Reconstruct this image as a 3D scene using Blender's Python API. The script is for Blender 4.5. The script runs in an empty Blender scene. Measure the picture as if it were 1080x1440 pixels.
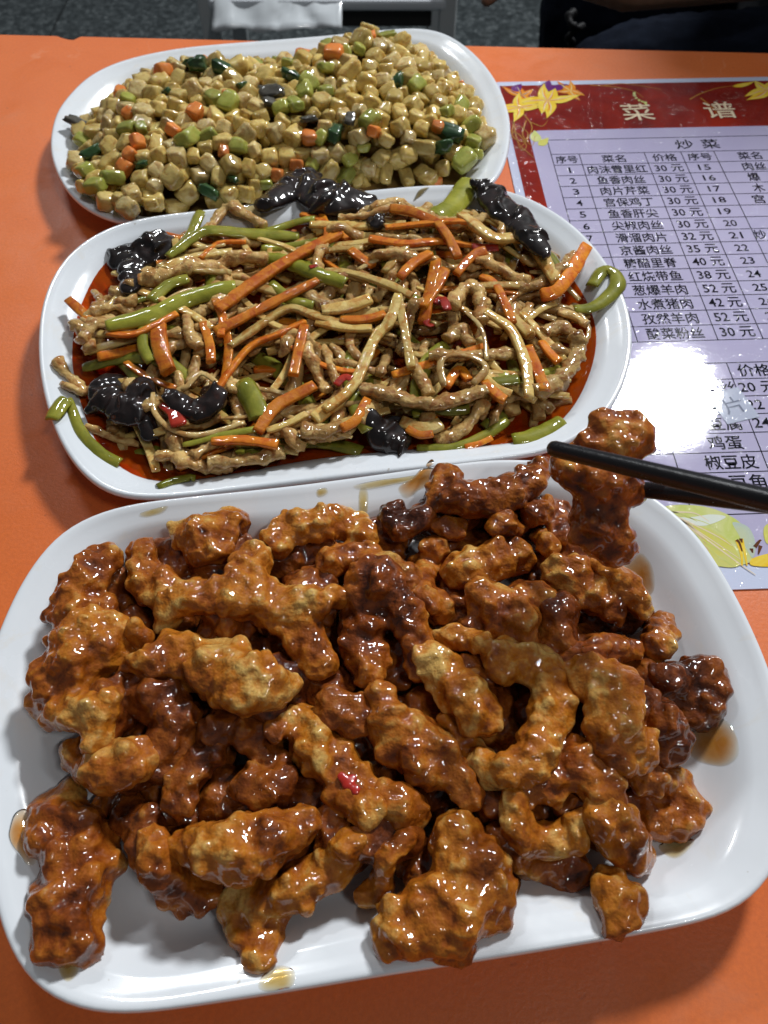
import bpy, bmesh, math, random
import numpy as np
from math import sin, cos, pi, radians, hypot, atan2, sqrt
from mathutils import Vector, Matrix, noise

random.seed(7); rng = np.random.default_rng(7)
S = bpy.context.scene
C = S.collection

# ------------------------------------------------------------------ camera
CAM_H = 0.34; FPX = 1080.0; PITCH = radians(56.3)
cam = bpy.data.cameras.new('camera'); camo = bpy.data.objects.new('camera', cam); C.objects.link(camo)
cam.sensor_fit = 'VERTICAL'; cam.sensor_height = 32; cam.lens = 24
cam.clip_start = 0.01; cam.clip_end = 50
camo.location = (0, 0, CAM_H); camo.rotation_euler = (pi/2 - PITCH, 0, 0)
S.camera = camo
cam.dof.use_dof = True; cam.dof.focus_distance = 0.36; cam.dof.aperture_fstop = 13.0

# ------------------------------------------------------------------ light
w = bpy.data.worlds.new('World'); S.world = w; w.use_nodes = True
wb = w.node_tree.nodes['Background']; wb.inputs[0].default_value = (0.85, 0.93, 1.0, 1); wb.inputs[1].default_value = 0.09

def lamp(name, loc, target, size, power, col=(1, 1, 1), shape='DISK', sy=None):
    l = bpy.data.lights.new(name, 'AREA'); l.shape = shape; l.size = size
    if sy: l.size_y = sy
    l.energy = power; l.color = col
    o = bpy.data.objects.new(name, l); C.objects.link(o); o.location = loc
    d = Vector(target) - Vector(loc); o.rotation_euler = d.to_track_quat('-Z', 'Y').to_euler()
    return o
# key: round ceiling lamp over the far right, mirrored in the laminated menu
lamp('ceiling_lamp', (1.115, 2.06, 1.95), (0.05, 0.25, 0), 0.38, 80, (0.96, 0.985, 1.0))
# two unseen fill lights, added: one far left, a weaker one behind the camera
lamp('far_fill_light', (-1.0, 2.5, 2.1), (0, 0.4, 0), 0.5, 16, (0.95, 0.98, 1.0), 'RECTANGLE', 0.06)
lamp('rear_fill_light', (0.9, -0.55, 2.1), (0.1, 0.3, 0), 0.4, 8.5, (1.0, 0.98, 0.96), 'RECTANGLE', 0.05)

S.view_settings.view_transform = 'Standard'; S.view_settings.look = 'None'
S.view_settings.exposure = 0.0; S.view_settings.gamma = 1
S.cycles.max_bounces = 8; S.cycles.transparent_max_bounces = 12
S.cycles.sample_clamp_indirect = 4.0
S.cycles.caustics_reflective = False; S.cycles.caustics_refractive = False

# ------------------------------------------------------------------ helpers
def at(px, py, z=0.0):
    u = (px-540)/FPX; v = (py-720)/FPX
    dx, dy, dz = u, cos(PITCH)-v*sin(PITCH), -sin(PITCH)-v*cos(PITCH)
    t = (z-CAM_H)/dz
    return np.array([dx*t, dy*t, z])
def mpp(p):      # metres per photo pixel at a point
    return (p[1]*cos(PITCH) - (p[2]-CAM_H)*sin(PITCH))/FPX

def tag(o, label=None, cat=None, group=None, kind=None):
    if label: o['label'] = label
    if cat: o['category'] = cat
    if group: o['group'] = group
    if kind: o['kind'] = kind
    return o
def link(name, me, mats, parent=None):
    o = bpy.data.objects.new(name, me); C.objects.link(o)
    for m in (mats if isinstance(mats, (list, tuple)) else [mats]):
        if me.users <= 1 or len(me.materials) == 0: me.materials.append(m)
    if parent: o.parent = parent
    return o
def smooth(me):
    me.polygons.foreach_set('use_smooth', [True]*len(me.polygons)); me.update()
def mesh(name, v, f, sm=True):
    me = bpy.data.meshes.new(name); me.from_pydata([tuple(map(float, p)) for p in v], [], f)
    if sm: smooth(me)
    return me
def recenter(o):
    """put the origin at the base centre of the mesh"""
    me = o.data; n = len(me.vertices); a = np.empty(n*3); me.vertices.foreach_get('co', a); a = a.reshape(-1, 3)
    c = np.array([(a[:,0].min()+a[:,0].max())/2, (a[:,1].min()+a[:,1].max())/2, a[:,2].min()])
    me.vertices.foreach_set('co', (a-c).ravel()); me.update(); o.location = Vector(c); return o
def empty(name, loc, rz=0):
    o = bpy.data.objects.new(name, None); C.objects.link(o); o.location = loc; o.rotation_euler = (0, 0, rz)
    o.empty_display_size = 0.02; return o
def box(lo, hi):
    x0,y0,z0 = lo; x1,y1,z1 = hi
    v = [(x0,y0,z0),(x1,y0,z0),(x1,y1,z0),(x0,y1,z0),(x0,y0,z1),(x1,y0,z1),(x1,y1,z1),(x0,y1,z1)]
    f = [(0,3,2,1),(4,5,6,7),(0,1,5,4),(1,2,6,5),(2,3,7,6),(3,0,4,7)]
    return v, f
def bevel_mod(o, wd, seg=2):
    m = o.modifiers.new('b', 'BEVEL'); m.width = wd; m.segments = seg; m.limit_method = 'ANGLE'; return o
def catmull(P, n, closed=False):
    P = np.asarray(P, float); k = len(P)
    if k == 2 and not closed:
        t = np.linspace(0, 1, n)[:, None]; return P[0]*(1-t)+P[1]*t
    out = []
    segs = k if closed else k-1
    T = np.linspace(0, segs, n, endpoint=not closed)
    for t in T:
        i = min(int(t), segs-1); f = t-i
        def g(j): return P[j % k] if closed else P[min(max(j, 0), k-1)]
        p0, p1, p2, p3 = g(i-1), g(i), g(i+1), g(i+2)
        out.append(0.5*((2*p1)+(-p0+p2)*f+(2*p0-5*p1+4*p2-p3)*f*f+(-p0+3*p1-3*p2+p3)*f**3))
    return np.array(out)

# ---- materials
class NT:
    def __init__(s, name):
        s.m = bpy.data.materials.new(name); s.m.use_nodes = True; s.t = s.m.node_tree; s.n = s.t.nodes
        s.b = s.n['Principled BSDF']; s.out = s.n['Material Output']
    def new(s, ty, **k):
        n = s.n.new('ShaderNode'+ty)
        for a, v in k.items():
            if a.startswith('i_'):
                key = a[2:]; key = int(key) if key.isdigit() else key.replace('_', ' ')
                n.inputs[key].default_value = v
            else: setattr(n, a, v)
        return n
    def l(s, a, b): s.t.links.new(a, b)
    def vec(s, rand=True, scale=1.0):
        tc = s.new('TexCoord'); v = tc.outputs['Object']
        if rand:
            oi = s.new('ObjectInfo'); mu = s.new('Math', operation='MULTIPLY'); mu.inputs[1].default_value = 37.0
            s.l(oi.outputs['Random'], mu.inputs[0])
            ad = s.new('VectorMath', operation='ADD'); s.l(v, ad.inputs[0]); s.l(mu.outputs[0], ad.inputs[1]); v = ad.outputs[0]
        return v
    def noise(s, v, scale, detail=3, rough=0.5, dist=0.0):
        n = s.new('TexNoise'); n.inputs['Scale'].default_value = scale; n.inputs['Detail'].default_value = detail
        n.inputs['Roughness'].default_value = rough; n.inputs['Distortion'].default_value = dist
        if v is not None: s.l(v, n.inputs['Vector'])
        return n.outputs['Fac']
    def ramp(s, f, stops, interp='LINEAR'):
        r = s.new('ValToRGB'); r.color_ramp.interpolation = interp; e = r.color_ramp.elements
        while len(e) < len(stops): e.new(0.5)
        for i, (p, c) in enumerate(stops):
            e[i].position = p; e[i].color = (*c, 1) if len(c) == 3 else c
        s.l(f, r.inputs[0]); return r.outputs['Color']
    def mix(s, f, a, b, mode='MIX'):
        m = s.new('Mix', data_type='RGBA', blend_type=mode)
        for x, i in ((f, 0), (a, 6), (b, 7)):
            if hasattr(x, 'is_output'): s.l(x, m.inputs[i])
            elif i == 0: m.inputs[0].default_value = x
            else: m.inputs[i].default_value = (*x, 1)
        return m.outputs[2]
    def bump(s, h, strength, dist, normal=None):
        b = s.new('Bump'); b.inputs['Strength'].default_value = strength; b.inputs['Distance'].default_value = dist
        s.l(h, b.inputs['Height'])
        if normal is not None: s.l(normal, b.inputs['Normal'])
        return b.outputs[0]
    def set(s, **k):
        for a, v in k.items():
            i = s.b.inputs[a.replace('_', ' ')]
            if hasattr(v, 'is_output'): s.l(v, i)
            else: i.default_value = (*v, 1) if isinstance(v, tuple) and len(v) == 3 else v
        return s

def mat_plain(name, col, rough=0.5, spec=0.5, coat=0.0, metal=0.0, bump=None):
    m = NT(name); m.set(Base_Color=col, Roughness=rough, Specular_IOR_Level=spec, Coat_Weight=coat, Metallic=metal)
    if bump:
        n = m.noise(m.vec(False), bump[0], 3); m.set(Normal=m.bump(n, bump[1], bump[2]))
    return m.m

def mat_glazed(name, dark, mid, gold, pale, shift=0.0):
    m = NT(name); v = m.vec()
    n1 = m.noise(v, 38, 4, 0.6, 0.8); n2 = m.noise(v, 130, 3, 0.6, 0.3)
    a = m.new('Math', operation='MULTIPLY_ADD'); m.l(n2, a.inputs[0]); a.inputs[1].default_value = 0.28; m.l(n1, a.inputs[2])
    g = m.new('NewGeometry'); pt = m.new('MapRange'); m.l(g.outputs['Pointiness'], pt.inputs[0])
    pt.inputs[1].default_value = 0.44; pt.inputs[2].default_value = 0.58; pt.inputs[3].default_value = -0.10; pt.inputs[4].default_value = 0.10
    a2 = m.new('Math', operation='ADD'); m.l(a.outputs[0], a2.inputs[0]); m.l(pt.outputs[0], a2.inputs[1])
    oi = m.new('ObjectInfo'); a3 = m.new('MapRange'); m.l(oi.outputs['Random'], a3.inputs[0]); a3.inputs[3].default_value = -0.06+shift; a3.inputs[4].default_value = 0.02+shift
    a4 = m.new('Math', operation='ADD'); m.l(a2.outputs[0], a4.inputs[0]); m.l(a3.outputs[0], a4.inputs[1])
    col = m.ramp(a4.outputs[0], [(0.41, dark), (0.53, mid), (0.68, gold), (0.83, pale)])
    fine = m.noise(v, 900, 2, 0.6)
    col = m.mix(m.ramp(fine, [(0.35, (0.0,)*3), (0.65, (0.35,)*3)]), col, mid, 'MIX')
    b1 = m.noise(v, 230, 2, 0.5, 0.1); b2 = m.noise(v, 520, 2, 0.5)
    nb = m.bump(b1, 0.9, 0.0013); nb2 = m.bump(b2, 0.7, 0.0006, nb)
    b3 = m.noise(v, 330, 0, 0.5); b4 = m.noise(v, 170, 0, 0.4)
    nc = m.bump(b3, 1.0, 0.00055, m.bump(b4, 1.0, 0.0010))
    m.set(Base_Color=col, Roughness=0.5, Specular_IOR_Level=0.12, Normal=nb2, Coat_Weight=1.0, Coat_Roughness=0.03, Coat_IOR=1.5, Coat_Normal=nc, Subsurface_Weight=0.05, Subsurface_Scale=0.004)
    m.b.inputs['Subsurface Radius'].default_value = (1.0, 0.35, 0.1)
    return m.m

def mat_food(name, c1, c2, stain=(0.22, 0.06, 0.01), st=0.5, rough=0.3, bs=350, bd=0.0008, coat=0.8, sss=0.15, scale=70, spread=0.5, cb=0.9):
    m = NT(name); v = m.vec()
    n = m.noise(v, scale, 3, 0.6, 0.5)
    col = m.ramp(n, [(0.35, c1), (0.65, c2)])
    s1 = m.noise(v, scale*1.7+13, 3, 0.6, 1.0)
    col = m.mix(m.ramp(s1, [(spread, (0, 0, 0)), (spread+0.2, (st,)*3)]), col, stain)
    oi = m.new('ObjectInfo'); hs = m.new('HueSaturation'); mr = m.new('MapRange'); m.l(oi.outputs['Random'], mr.inputs[0])
    mr.inputs[3].default_value = 0.75; mr.inputs[4].default_value = 1.2; m.l(mr.outputs[0], hs.inputs['Value']); m.l(col, hs.inputs['Color'])
    b = m.noise(v, bs, 3, 0.55); bc = m.noise(v, min(bs, 260), 0)
    m.set(Coat_Normal=m.bump(bc, 1.0, bd*cb), Base_Color=hs.outputs[0], Roughness=0.5, Specular_IOR_Level=0.12, Normal=m.bump(b, 0.9, bd), Coat_Weight=coat, Coat_Roughness=0.05, Subsurface_Weight=sss, Subsurface_Scale=0.005)
    m.b.inputs['Subsurface Radius'].default_value = (1.0, 0.6, 0.3)
    return m.m

def mat_film(name, tint, tint2, rough=0.03, scale=60, strength=1.0, wav=0.25):
    """thin translucent sauce film: tinted transparency under a glossy skin"""
    m = NT(name); v = m.vec()
    n = m.noise(v, scale, 3, 0.6, 0.5)
    col = m.ramp(n, [(0.35, tint), (0.65, tint2)])
    at_ = m.new('Attribute', attribute_name='thin'); thin = at_.outputs['Fac']; col = m.mix(thin, col, (0.97, 0.95, 0.90))
    tr = m.new('BsdfTransparent'); m.l(col, tr.inputs[0])
    gl = m.new('BsdfGlossy'); gl.inputs['Roughness'].default_value = rough
    df = m.new('BsdfDiffuse'); m.l(col, df.inputs[0])
    bn = m.bump(m.noise(v, 130, 1), wav, 0.0010); m.l(bn, gl.inputs['Normal'])
    m1 = m.new('MixShader'); fm = m.new('MapRange'); m.l(thin, fm.inputs[0]); fm.inputs[3].default_value = 0.45*strength; fm.inputs[4].default_value = 0.0; m.l(fm.outputs[0], m1.inputs[0]); m.l(tr.outputs[0], m1.inputs[1]); m.l(df.outputs[0], m1.inputs[2])
    fr = m.new('Fresnel'); fr.inputs[0].default_value = 1.45; m.l(bn, fr.inputs['Normal'])
    m2 = m.new('MixShader'); m.l(fr.outputs[0], m2.inputs[0]); m.l(m1.outputs[0], m2.inputs[1]); m.l(gl.outputs[0], m2.inputs[2])
    m.l(m2.outputs[0], m.out.inputs[0]); return m.m

# ------------------------------------------------------------------ table and floor
def mat_table():
    m = NT('orange_table'); v = m.vec(False)
    n = m.noise(v, 6, 4, 0.6); col = m.ramp(n, [(0.3, (0.66, 0.145, 0.030)), (0.7, (0.73, 0.178, 0.038))])
    f = m.noise(v, 480, 4, 0.7); col = m.mix(m.ramp(f, [(0.40, (0.22,)*3), (0.62, (0, 0, 0))]), col, (0.42, 0.09, 0.03))
    sp = m.noise(v, 170, 2, 0.5); col = m.mix(m.ramp(sp, [(0.70, (0, 0, 0)), (0.76, (0.4,)*3)]), col, (0.30, 0.07, 0.03))
    sm = m.noise(v, 14, 5, 0.7, 1.5); col = m.mix(m.ramp(sm, [(0.55, (0, 0, 0)), (0.75, (0.22,)*3)]), col, (0.55, 0.24, 0.14))
    wv = m.new('TexWave'); wv.inputs['Scale'].default_value = 7; wv.inputs['Distortion'].default_value = 26; wv.inputs['Detail'].default_value = 5; m.l(v, wv.inputs['Vector'])
    brk = m.ramp(m.noise(v, 9, 2), [(0.58, (0,)*3), (0.66, (0.22,)*3)])
    scr = m.mix(brk, (0, 0, 0), m.ramp(wv.outputs['Fac'], [(0.0, (1,)*3), (0.012, (0,)*3)]))
    col = m.mix(scr, col, (0.80, 0.42, 0.26))
    ro = m.ramp(m.noise(v, 16, 5, 0.7, 1.0), [(0.3, (0.30,)*3), (0.7, (0.60,)*3)])
    m.set(Base_Color=col, Roughness=ro, Specular_IOR_Level=0.35, Normal=m.bump(f, 0.25, 0.0006)); return m.m
MT = mat_table()
far_l, far_r = at(0, 48)[:2], at(1080, 74)[:2]
d = far_r-far_l; d /= np.hypot(*d); nrm = np.array([d[1], -d[0]])      # towards the photographer
nb = at(98, 51)[:2]; tn = (nb-far_l) @ d
edge = [far_l-d*0.9]
for t_, q in ((-0.012, 0), (-0.006, 0.0035), (0.0, 0.006), (0.005, 0.0065), (0.008, 0.002), (0.010, 0)):
    edge.append(far_l+d*(tn+t_)+nrm*q)
edge += [far_l+d*1.05, far_l+d*1.5]
near = [far_l+d*1.5+nrm*0.98, far_l-d*0.9+nrm*0.98]
poly = edge+near
bm = bmesh.new(); vs = [bm.verts.new((p[0], p[1], 0)) for p in poly]; bm.faces.new(vs[::-1])
bmesh.ops.recalc_face_normals(bm, faces=bm.faces)
if bm.faces[:][0].normal.z < 0: bmesh.ops.reverse_faces(bm, faces=bm.faces)
r = bmesh.ops.extrude_face_region(bm, geom=bm.faces[:])
bmesh.ops.translate(bm, verts=[g for g in r['geom'] if isinstance(g, bmesh.types.BMVert)], vec=(0, 0, -0.022))
bmesh.ops.recalc_face_normals(bm, faces=bm.faces)
me = bpy.data.meshes.new('table'); bm.to_mesh(me); bm.free()
tbl = empty('table', (0.1, 0.25, -0.74)); tag(tbl, 'orange topped table with a chipped far edge carrying the three dishes', 'table')
top = link('tabletop', me, MT, tbl); top.matrix_parent_inverse = Matrix.Translation((-0.1, -0.25, 0.74))
bevel_mod(top, 0.0012, 2)
Mblack = mat_plain('black_edge', (0.008, 0.008, 0.009), 0.6, 0.15)
v, f = [], []
for p, q in zip(edge[:-1], edge[1:]):
    pass
def strip_box(a, b, wd, z0, z1):
    a = np.array(a); b = np.array(b); dd = (b-a)/np.hypot(*(b-a)); nn = np.array([-dd[1], dd[0]])*wd
    c = [a, b, b+nn, a+nn]
    return [(*p, z0) for p in c]+[(*p, z1) for p in c], [(0,3,2,1),(4,5,6,7),(0,1,5,4),(1,2,6,5),(2,3,7,6),(3,0,4,7)]
v, f = strip_box(far_l-d*0.9, far_l+d*1.5, 0.003, -0.03, -0.0035)
eb = link('edge_band', mesh('edge_band', v, f, False), Mblack, tbl); eb.matrix_parent_inverse = top.matrix_parent_inverse
Mleg = mat_plain('table_leg_grey', (0.08, 0.08, 0.085), 0.4)
for sx, sy in ((-0.8, 0.06), (1.35, 0.06), (-0.8, 0.9), (1.35, 0.9)):
    p = far_l+d*sx+nrm*sy
    v, f = box((p[0]-0.02, p[1]-0.02, -0.74), (p[0]+0.02, p[1]+0.02, -0.0225))
    g = link('leg', mesh('leg', v, f, False), Mleg, tbl); g.matrix_parent_inverse = top.matrix_parent_inverse

def mat_granite():
    m = NT('granite_tile'); v = m.vec(True)
    a = m.noise(v, 60, 4, 0.75); b = m.noise(v, 130, 2, 0.6)
    col = m.ramp(a, [(0.36, (0.010, 0.013, 0.014)), (0.50, (0.045, 0.055, 0.058)), (0.62, (0.15, 0.17, 0.175)), (0.75, (0.30, 0.32, 0.32))])
    m.set(Base_Color=m.mix(m.ramp(b, [(0.4, (0,)*3), (0.6, (0.7,)*3)]), col, (0.03, 0.038, 0.04)), Roughness=0.35); return m.m
MG = mat_granite()
FZ = -0.74
v, f = box((-3, -1.5, FZ-0.05), (3.6, 6, FZ-0.004)); fl = link('floor', mesh('floor', v, f, False), mat_plain('grout', (0.006, 0.006, 0.006), 0.8)); tag(fl, kind='structure')
ts = 0.545
v, f = box((0, 0, -0.012), (ts-0.006, ts-0.006, 0)); tm = mesh('tile', v, f, False); tm.materials.append(MG)
tx0 = at(84, 25, FZ)[0]; ty0 = 0.65
for i in range(-3, 6):
    for j in range(0, 8):
        o = bpy.data.objects.new('tile', tm); C.objects.link(o); o.parent = fl
        o.location = (tx0+i*ts, ty0+j*ts, FZ)

# ------------------------------------------------------------------ height map of everything lying on the table
HX0, HX1, HY0, HY1, HR = -0.32, 0.42, -0.06, 0.78, 0.0015
HNX, HNY = int((HX1-HX0)/HR), int((HY1-HY0)/HR)
HM = np.zeros((HNY, HNX))
GX, GY = np.meshgrid(HX0+np.arange(HNX)*HR, HY0+np.arange(HNY)*HR)
def hget(x, y):
    i = int(round((y-HY0)/HR)); j = int(round((x-HX0)/HR))
    return HM[min(max(i, 0), HNY-1), min(max(j, 0), HNX-1)]
def hmean(x, y, r, q=0.7):
    k = max(1, int(r/HR)); i = int(round((y-HY0)/HR)); j = int(round((x-HX0)/HR))
    s = HM[max(i-k, 0):i+k+1, max(j-k, 0):j+k+1]
    return float(np.quantile(s, q)) if s.size else 0.0
def splat(x, y, z, r, zs=1.0):
    k = int(r/HR)+1; i = int(round((y-HY0)/HR)); j = int(round((x-HX0)/HR))
    i0, i1, j0, j1 = max(i-k, 0), min(i+k+1, HNY), max(j-k, 0), min(j+k+1, HNX)
    if i0 >= i1 or j0 >= j1: return
    d2 = (GX[i0:i1, j0:j1]-x)**2+(GY[i0:i1, j0:j1]-y)**2
    t = np.where(d2 < r*r, z+zs*np.sqrt(np.maximum(r*r-d2, 0)), -1)
    HM[i0:i1, j0:j1] = np.maximum(HM[i0:i1, j0:j1], t)

# ------------------------------------------------------------------ plates
def mat_china():
    m = NT('white_china'); v = m.vec(False)
    n = m.noise(v, 9, 3, 0.5)
    col = m.ramp(n, [(0.3, (0.73, 0.77, 0.81)), (0.7, (0.77, 0.80, 0.84))])
    sp = m.noise(v, 260, 1, 0.3); col = m.mix(m.ramp(sp, [(0.80, (0, 0, 0)), (0.83, (0.5,)*3)]), col, (0.35, 0.30, 0.22))
    st = m.noise(v, 17, 5, 0.65, 1.6); col = m.mix(m.ramp(st, [(0.60, (0,)*3), (0.78, (0.35,)*3)]), col, (0.72, 0.58, 0.36))
    m.set(Base_Color=col, Roughness=m.ramp(m.noise(v, 24, 4, 0.7), [(0.35, (0.12,)*3), (0.7, (0.32,)*3)]), Specular_IOR_Level=0.5, Coat_Weight=0.6, Coat_Roughness=0.03, Normal=m.bump(m.noise(v, 40, 3), 0.10, 0.001)); return m.m
MCH = mat_china()
NTH = 220
def plate(name, pts, zr, zfloor, label, tilt=0.0, y0=0.0, lip=0.006, wall=0.030, sm=2.0):
    W = []
    for x, y in pts:
        z = zr
        for _ in range(3):
            p = at(x, y, z); z = zr+tilt*(p[1]-y0)
        W.append(p[:2])
    dn = catmull(W, 600, True)
    c = (dn.max(0)+dn.min(0))/2
    th = np.arctan2(dn[:,1]-c[1], dn[:,0]-c[0]); rr = np.hypot(dn[:,0]-c[0], dn[:,1]-c[1])
    o = np.argsort(th); T = np.linspace(-pi, pi, NTH, endpoint=False)
    R = np.interp(T, th[o], rr[o], period=2*pi)
    ks = np.arange(-12, 13); kw = np.exp(-(ks/sm)**2/2); kw /= kw.sum()
    R = sum(wt*np.roll(R, k) for wt, k in zip(kw, ks))
    prof = [(0, zr-0.0022), (0.0003, zr-0.0010), (0.0010, zr-0.0002), (0.0020, zr), (0.0032, zr-0.0002), (lip, zr-0.0012), (lip+0.003, zr-0.0028)]
    for k in range(1, 9):       # inner wall, S curve to the floor
        t = k/8; s = t*t*(3-2*t)
        prof.append((lip+0.003+(wall-lip)*t, (zr-0.0028)*(1-s)+zfloor*s))
    prof += [(wall+0.02, zfloor-0.0004), (wall+0.045, zfloor-0.0006)]
    out = [(0.0004, zr-0.0032), (0.0016, zr-0.0040), (0.006, zr-0.0058), (0.012, zr*0.60), (0.020, zr*0.34), (0.028, 0.0035), (0.031, 0.0004), (0.034, 0.0002), (0.037, 0.0022), (0.055, 0.0022)]
    def ring(d, z):
        k = 1-d/R
        P = np.stack([c[0]+R*k*np.cos(T), c[1]+R*k*np.sin(T)], 1)
        return [(p[0], p[1], z+tilt*(p[1]-y0)) for p in P]
    v, f = [], []
    rings = [ring(*p) for p in prof]; outr = [ring(*p) for p in out]
    def stitch(rs, flip, base):
        for i in range(len(rs)-1):
            for j in range(NTH):
                a, b = base+i*NTH+j, base+i*NTH+(j+1) % NTH; q = (a, b, b+NTH, a+NTH)
                f.append(q if not flip else q[::-1])
    for r_ in rings: v += r_
    stitch(rings, False, 0); n1 = len(v)
    v.append((c[0], c[1], zfloor-0.0006+tilt*(c[1]-y0)))
    for j in range(NTH): f.append(((len(rings)-1)*NTH+j, (len(rings)-1)*NTH+(j+1) % NTH, n1))
    b0 = len(v)
    for r_ in outr: v += r_
    stitch(outr, True, b0)
    for j in range(NTH): f.append((j, b0+j, b0+(j+1) % NTH, (j+1) % NTH))
    n2 = len(v); v.append((c[0], c[1], 0.0022+tilt*(c[1]-y0)))
    for j in range(NTH): f.append((b0+(len(outr)-1)*NTH+(j+1) % NTH, b0+(len(outr)-1)*NTH+j, n2))
    o = link(name, mesh(name, v, f), MCH); recenter(o); tag(o, label, 'plate')
    # height map
    th2 = np.arctan2(GY-c[1], GX-c[0]); Rg = np.interp(th2, T, R, period=2*pi); dg = Rg-np.hypot(GX-c[0], GY-c[1])
    pd = [p[0] for p in prof]; pz = [p[1] for p in prof]
    zz = np.interp(dg, pd, pz)+tilt*(GY-y0)
    np.maximum(HM, np.where(dg > 0, zz, -1), out=HM)
    def inside(x, y):       # metres in from the rim
        t = atan2(y-c[1], x-c[0]); return float(np.interp(t, T, R, period=2*pi))-hypot(x-c[0], y-c[1])
    return dict(c=c, T=T, R=R, inside=inside, obj=o)

top_pts = [(70,200),(78,160),(95,135),(125,106),(170,85),(235,70),(300,62),(450,50),(575,39),(620,44),(660,68),(695,108),(716,160),(716,205),(704,242),(680,266),(600,276),(450,291),(300,304),(190,313),(150,306),(115,288),(90,262),(75,230)]
mid_pts = [(53,490),(58,430),(75,385),(102,350),(150,320),(205,305),(300,293),(450,274),(600,260),(690,262),(750,280),(810,318),(855,370),(882,425),(890,475),(884,520),(865,565),(835,600),(800,622),(760,636),(650,651),(500,668),(350,686),(250,697),(190,700),(150,692),(110,660),(80,612),(60,550)]
big_pts = [(-38,1080),(-30,970),(0,880),(28,819),(50,786),(75,755),(111,730),(167,711),(236,701),(400,683),(500,670),(611,655),(700,645),(800,650),(870,668),(928,703),(975,743),(1007,787),(1038,840),(1062,890),(1085,945),(1102,1010),(1113,1080),(1113,1150),(1100,1205),(1080,1240),(1060,1265),(1020,1287),(950,1303),(894,1314),(700,1347),(540,1372),(400,1395),(300,1410),(200,1424),(150,1427),(110,1420),(75,1408),(45,1386),(20,1352),(0,1304),(-22,1200)]
TILT = 0.033
PT = plate('serving_plate', top_pts, 0.022, 0.0055, 'white oval plate of diced vegetables, farthest from the viewer')
PM = plate('serving_plate', mid_pts, 0.022, 0.0055, 'white oval plate of shredded pork in red oil between two other plates', TILT, 0.225)
PB = plate('serving_plate', big_pts, 0.026, 0.0055, 'large white rounded oblong plate heaped with brown fried chunks in front', wall=0.036)
HB = HM.copy()
def hbase(x, y):
    fy = (y-HY0)/HR; fx = (x-HX0)/HR; i = min(max(int(fy), 0), HNY-2); j = min(max(int(fx), 0), HNX-2); a = fy-i; b = fx-j
    return float(HB[i, j]*(1-a)*(1-b)+HB[i+1, j]*a*(1-b)+HB[i, j+1]*(1-a)*b+HB[i+1, j+1]*a*b)
# ------------------------------------------------------------------ glazed fried chunks
def ico(sub):
    bm = bmesh.new(); bmesh.ops.create_icosphere(bm, subdivisions=sub, radius=1)
    v = np.array([x.co[:] for x in bm.verts]); f = np.array([[q.index for q in x.verts] for x in bm.faces]); bm.free(); return v, f
IV, IF = ico(2)
tex1 = bpy.data.textures.new('batter_lumps', 'CLOUDS'); tex1.noise_scale = 0.011; tex1.noise_depth = 1
tex2 = bpy.data.textures.new('batter_fine', 'CLOUDS'); tex2.noise_scale = 0.0045; tex2.noise_depth = 1
tex3 = bpy.data.textures.new('batter_nodules', 'VORONOI'); tex3.noise_scale = 0.0085; tex3.distance_metric = 'DISTANCE'; tex3.noise_intensity = 1.0
def lumps(spheres, name, mat, voxel=0.0013, d1=0.0040, d2=0.0011, squash=None, ns=4, d3=0.0):
    """continuous body from overlapping spheres (x,y,z,r[,zs])"""
    n = len(spheres); V = np.empty((n*len(IV), 3)); F = []
    for i, s in enumerate(spheres):
        sc = np.array([s[3], s[3], s[3]*(s[4] if len(s) > 4 else 1)])
        V[i*len(IV):(i+1)*len(IV)] = IV*sc+np.array(s[:3]); F.append(IF+i*len(IV))
    F = np.concatenate(F)
    me = bpy.data.meshes.new('tmp'); me.from_pydata(V.tolist(), [], F.tolist())
    o = bpy.data.objects.new('tmp', me); C.objects.link(o)
    m = o.modifiers.new('r', 'REMESH'); m.mode = 'VOXEL'; m.voxel_size = voxel; m.use_smooth_shade = True
    m = o.modifiers.new('s', 'SMOOTH'); m.factor = 0.6; m.iterations = ns
    for t, st in ((tex1, d1), (tex3, -d3), (tex2, d2)):
        if st:
            m = o.modifiers.new('d', 'DISPLACE'); m.texture = t; m.texture_coords = 'GLOBAL'; m.strength = st; m.mid_level = 0.55 if t is not tex3 else 0.35
    m = o.modifiers.new('s2', 'SMOOTH'); m.factor = 0.5; m.iterations = 2
    dg = bpy.context.evaluated_depsgraph_get(); ev = o.evaluated_get(dg)
    nm = bpy.data.meshes.new_from_object(ev); nm.name = name
    C.objects.unlink(o); bpy.data.objects.remove(o); bpy.data.meshes.remove(me)
    nm.materials.clear(); smooth(nm)
    return recenter(link(name, nm, mat))

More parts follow.
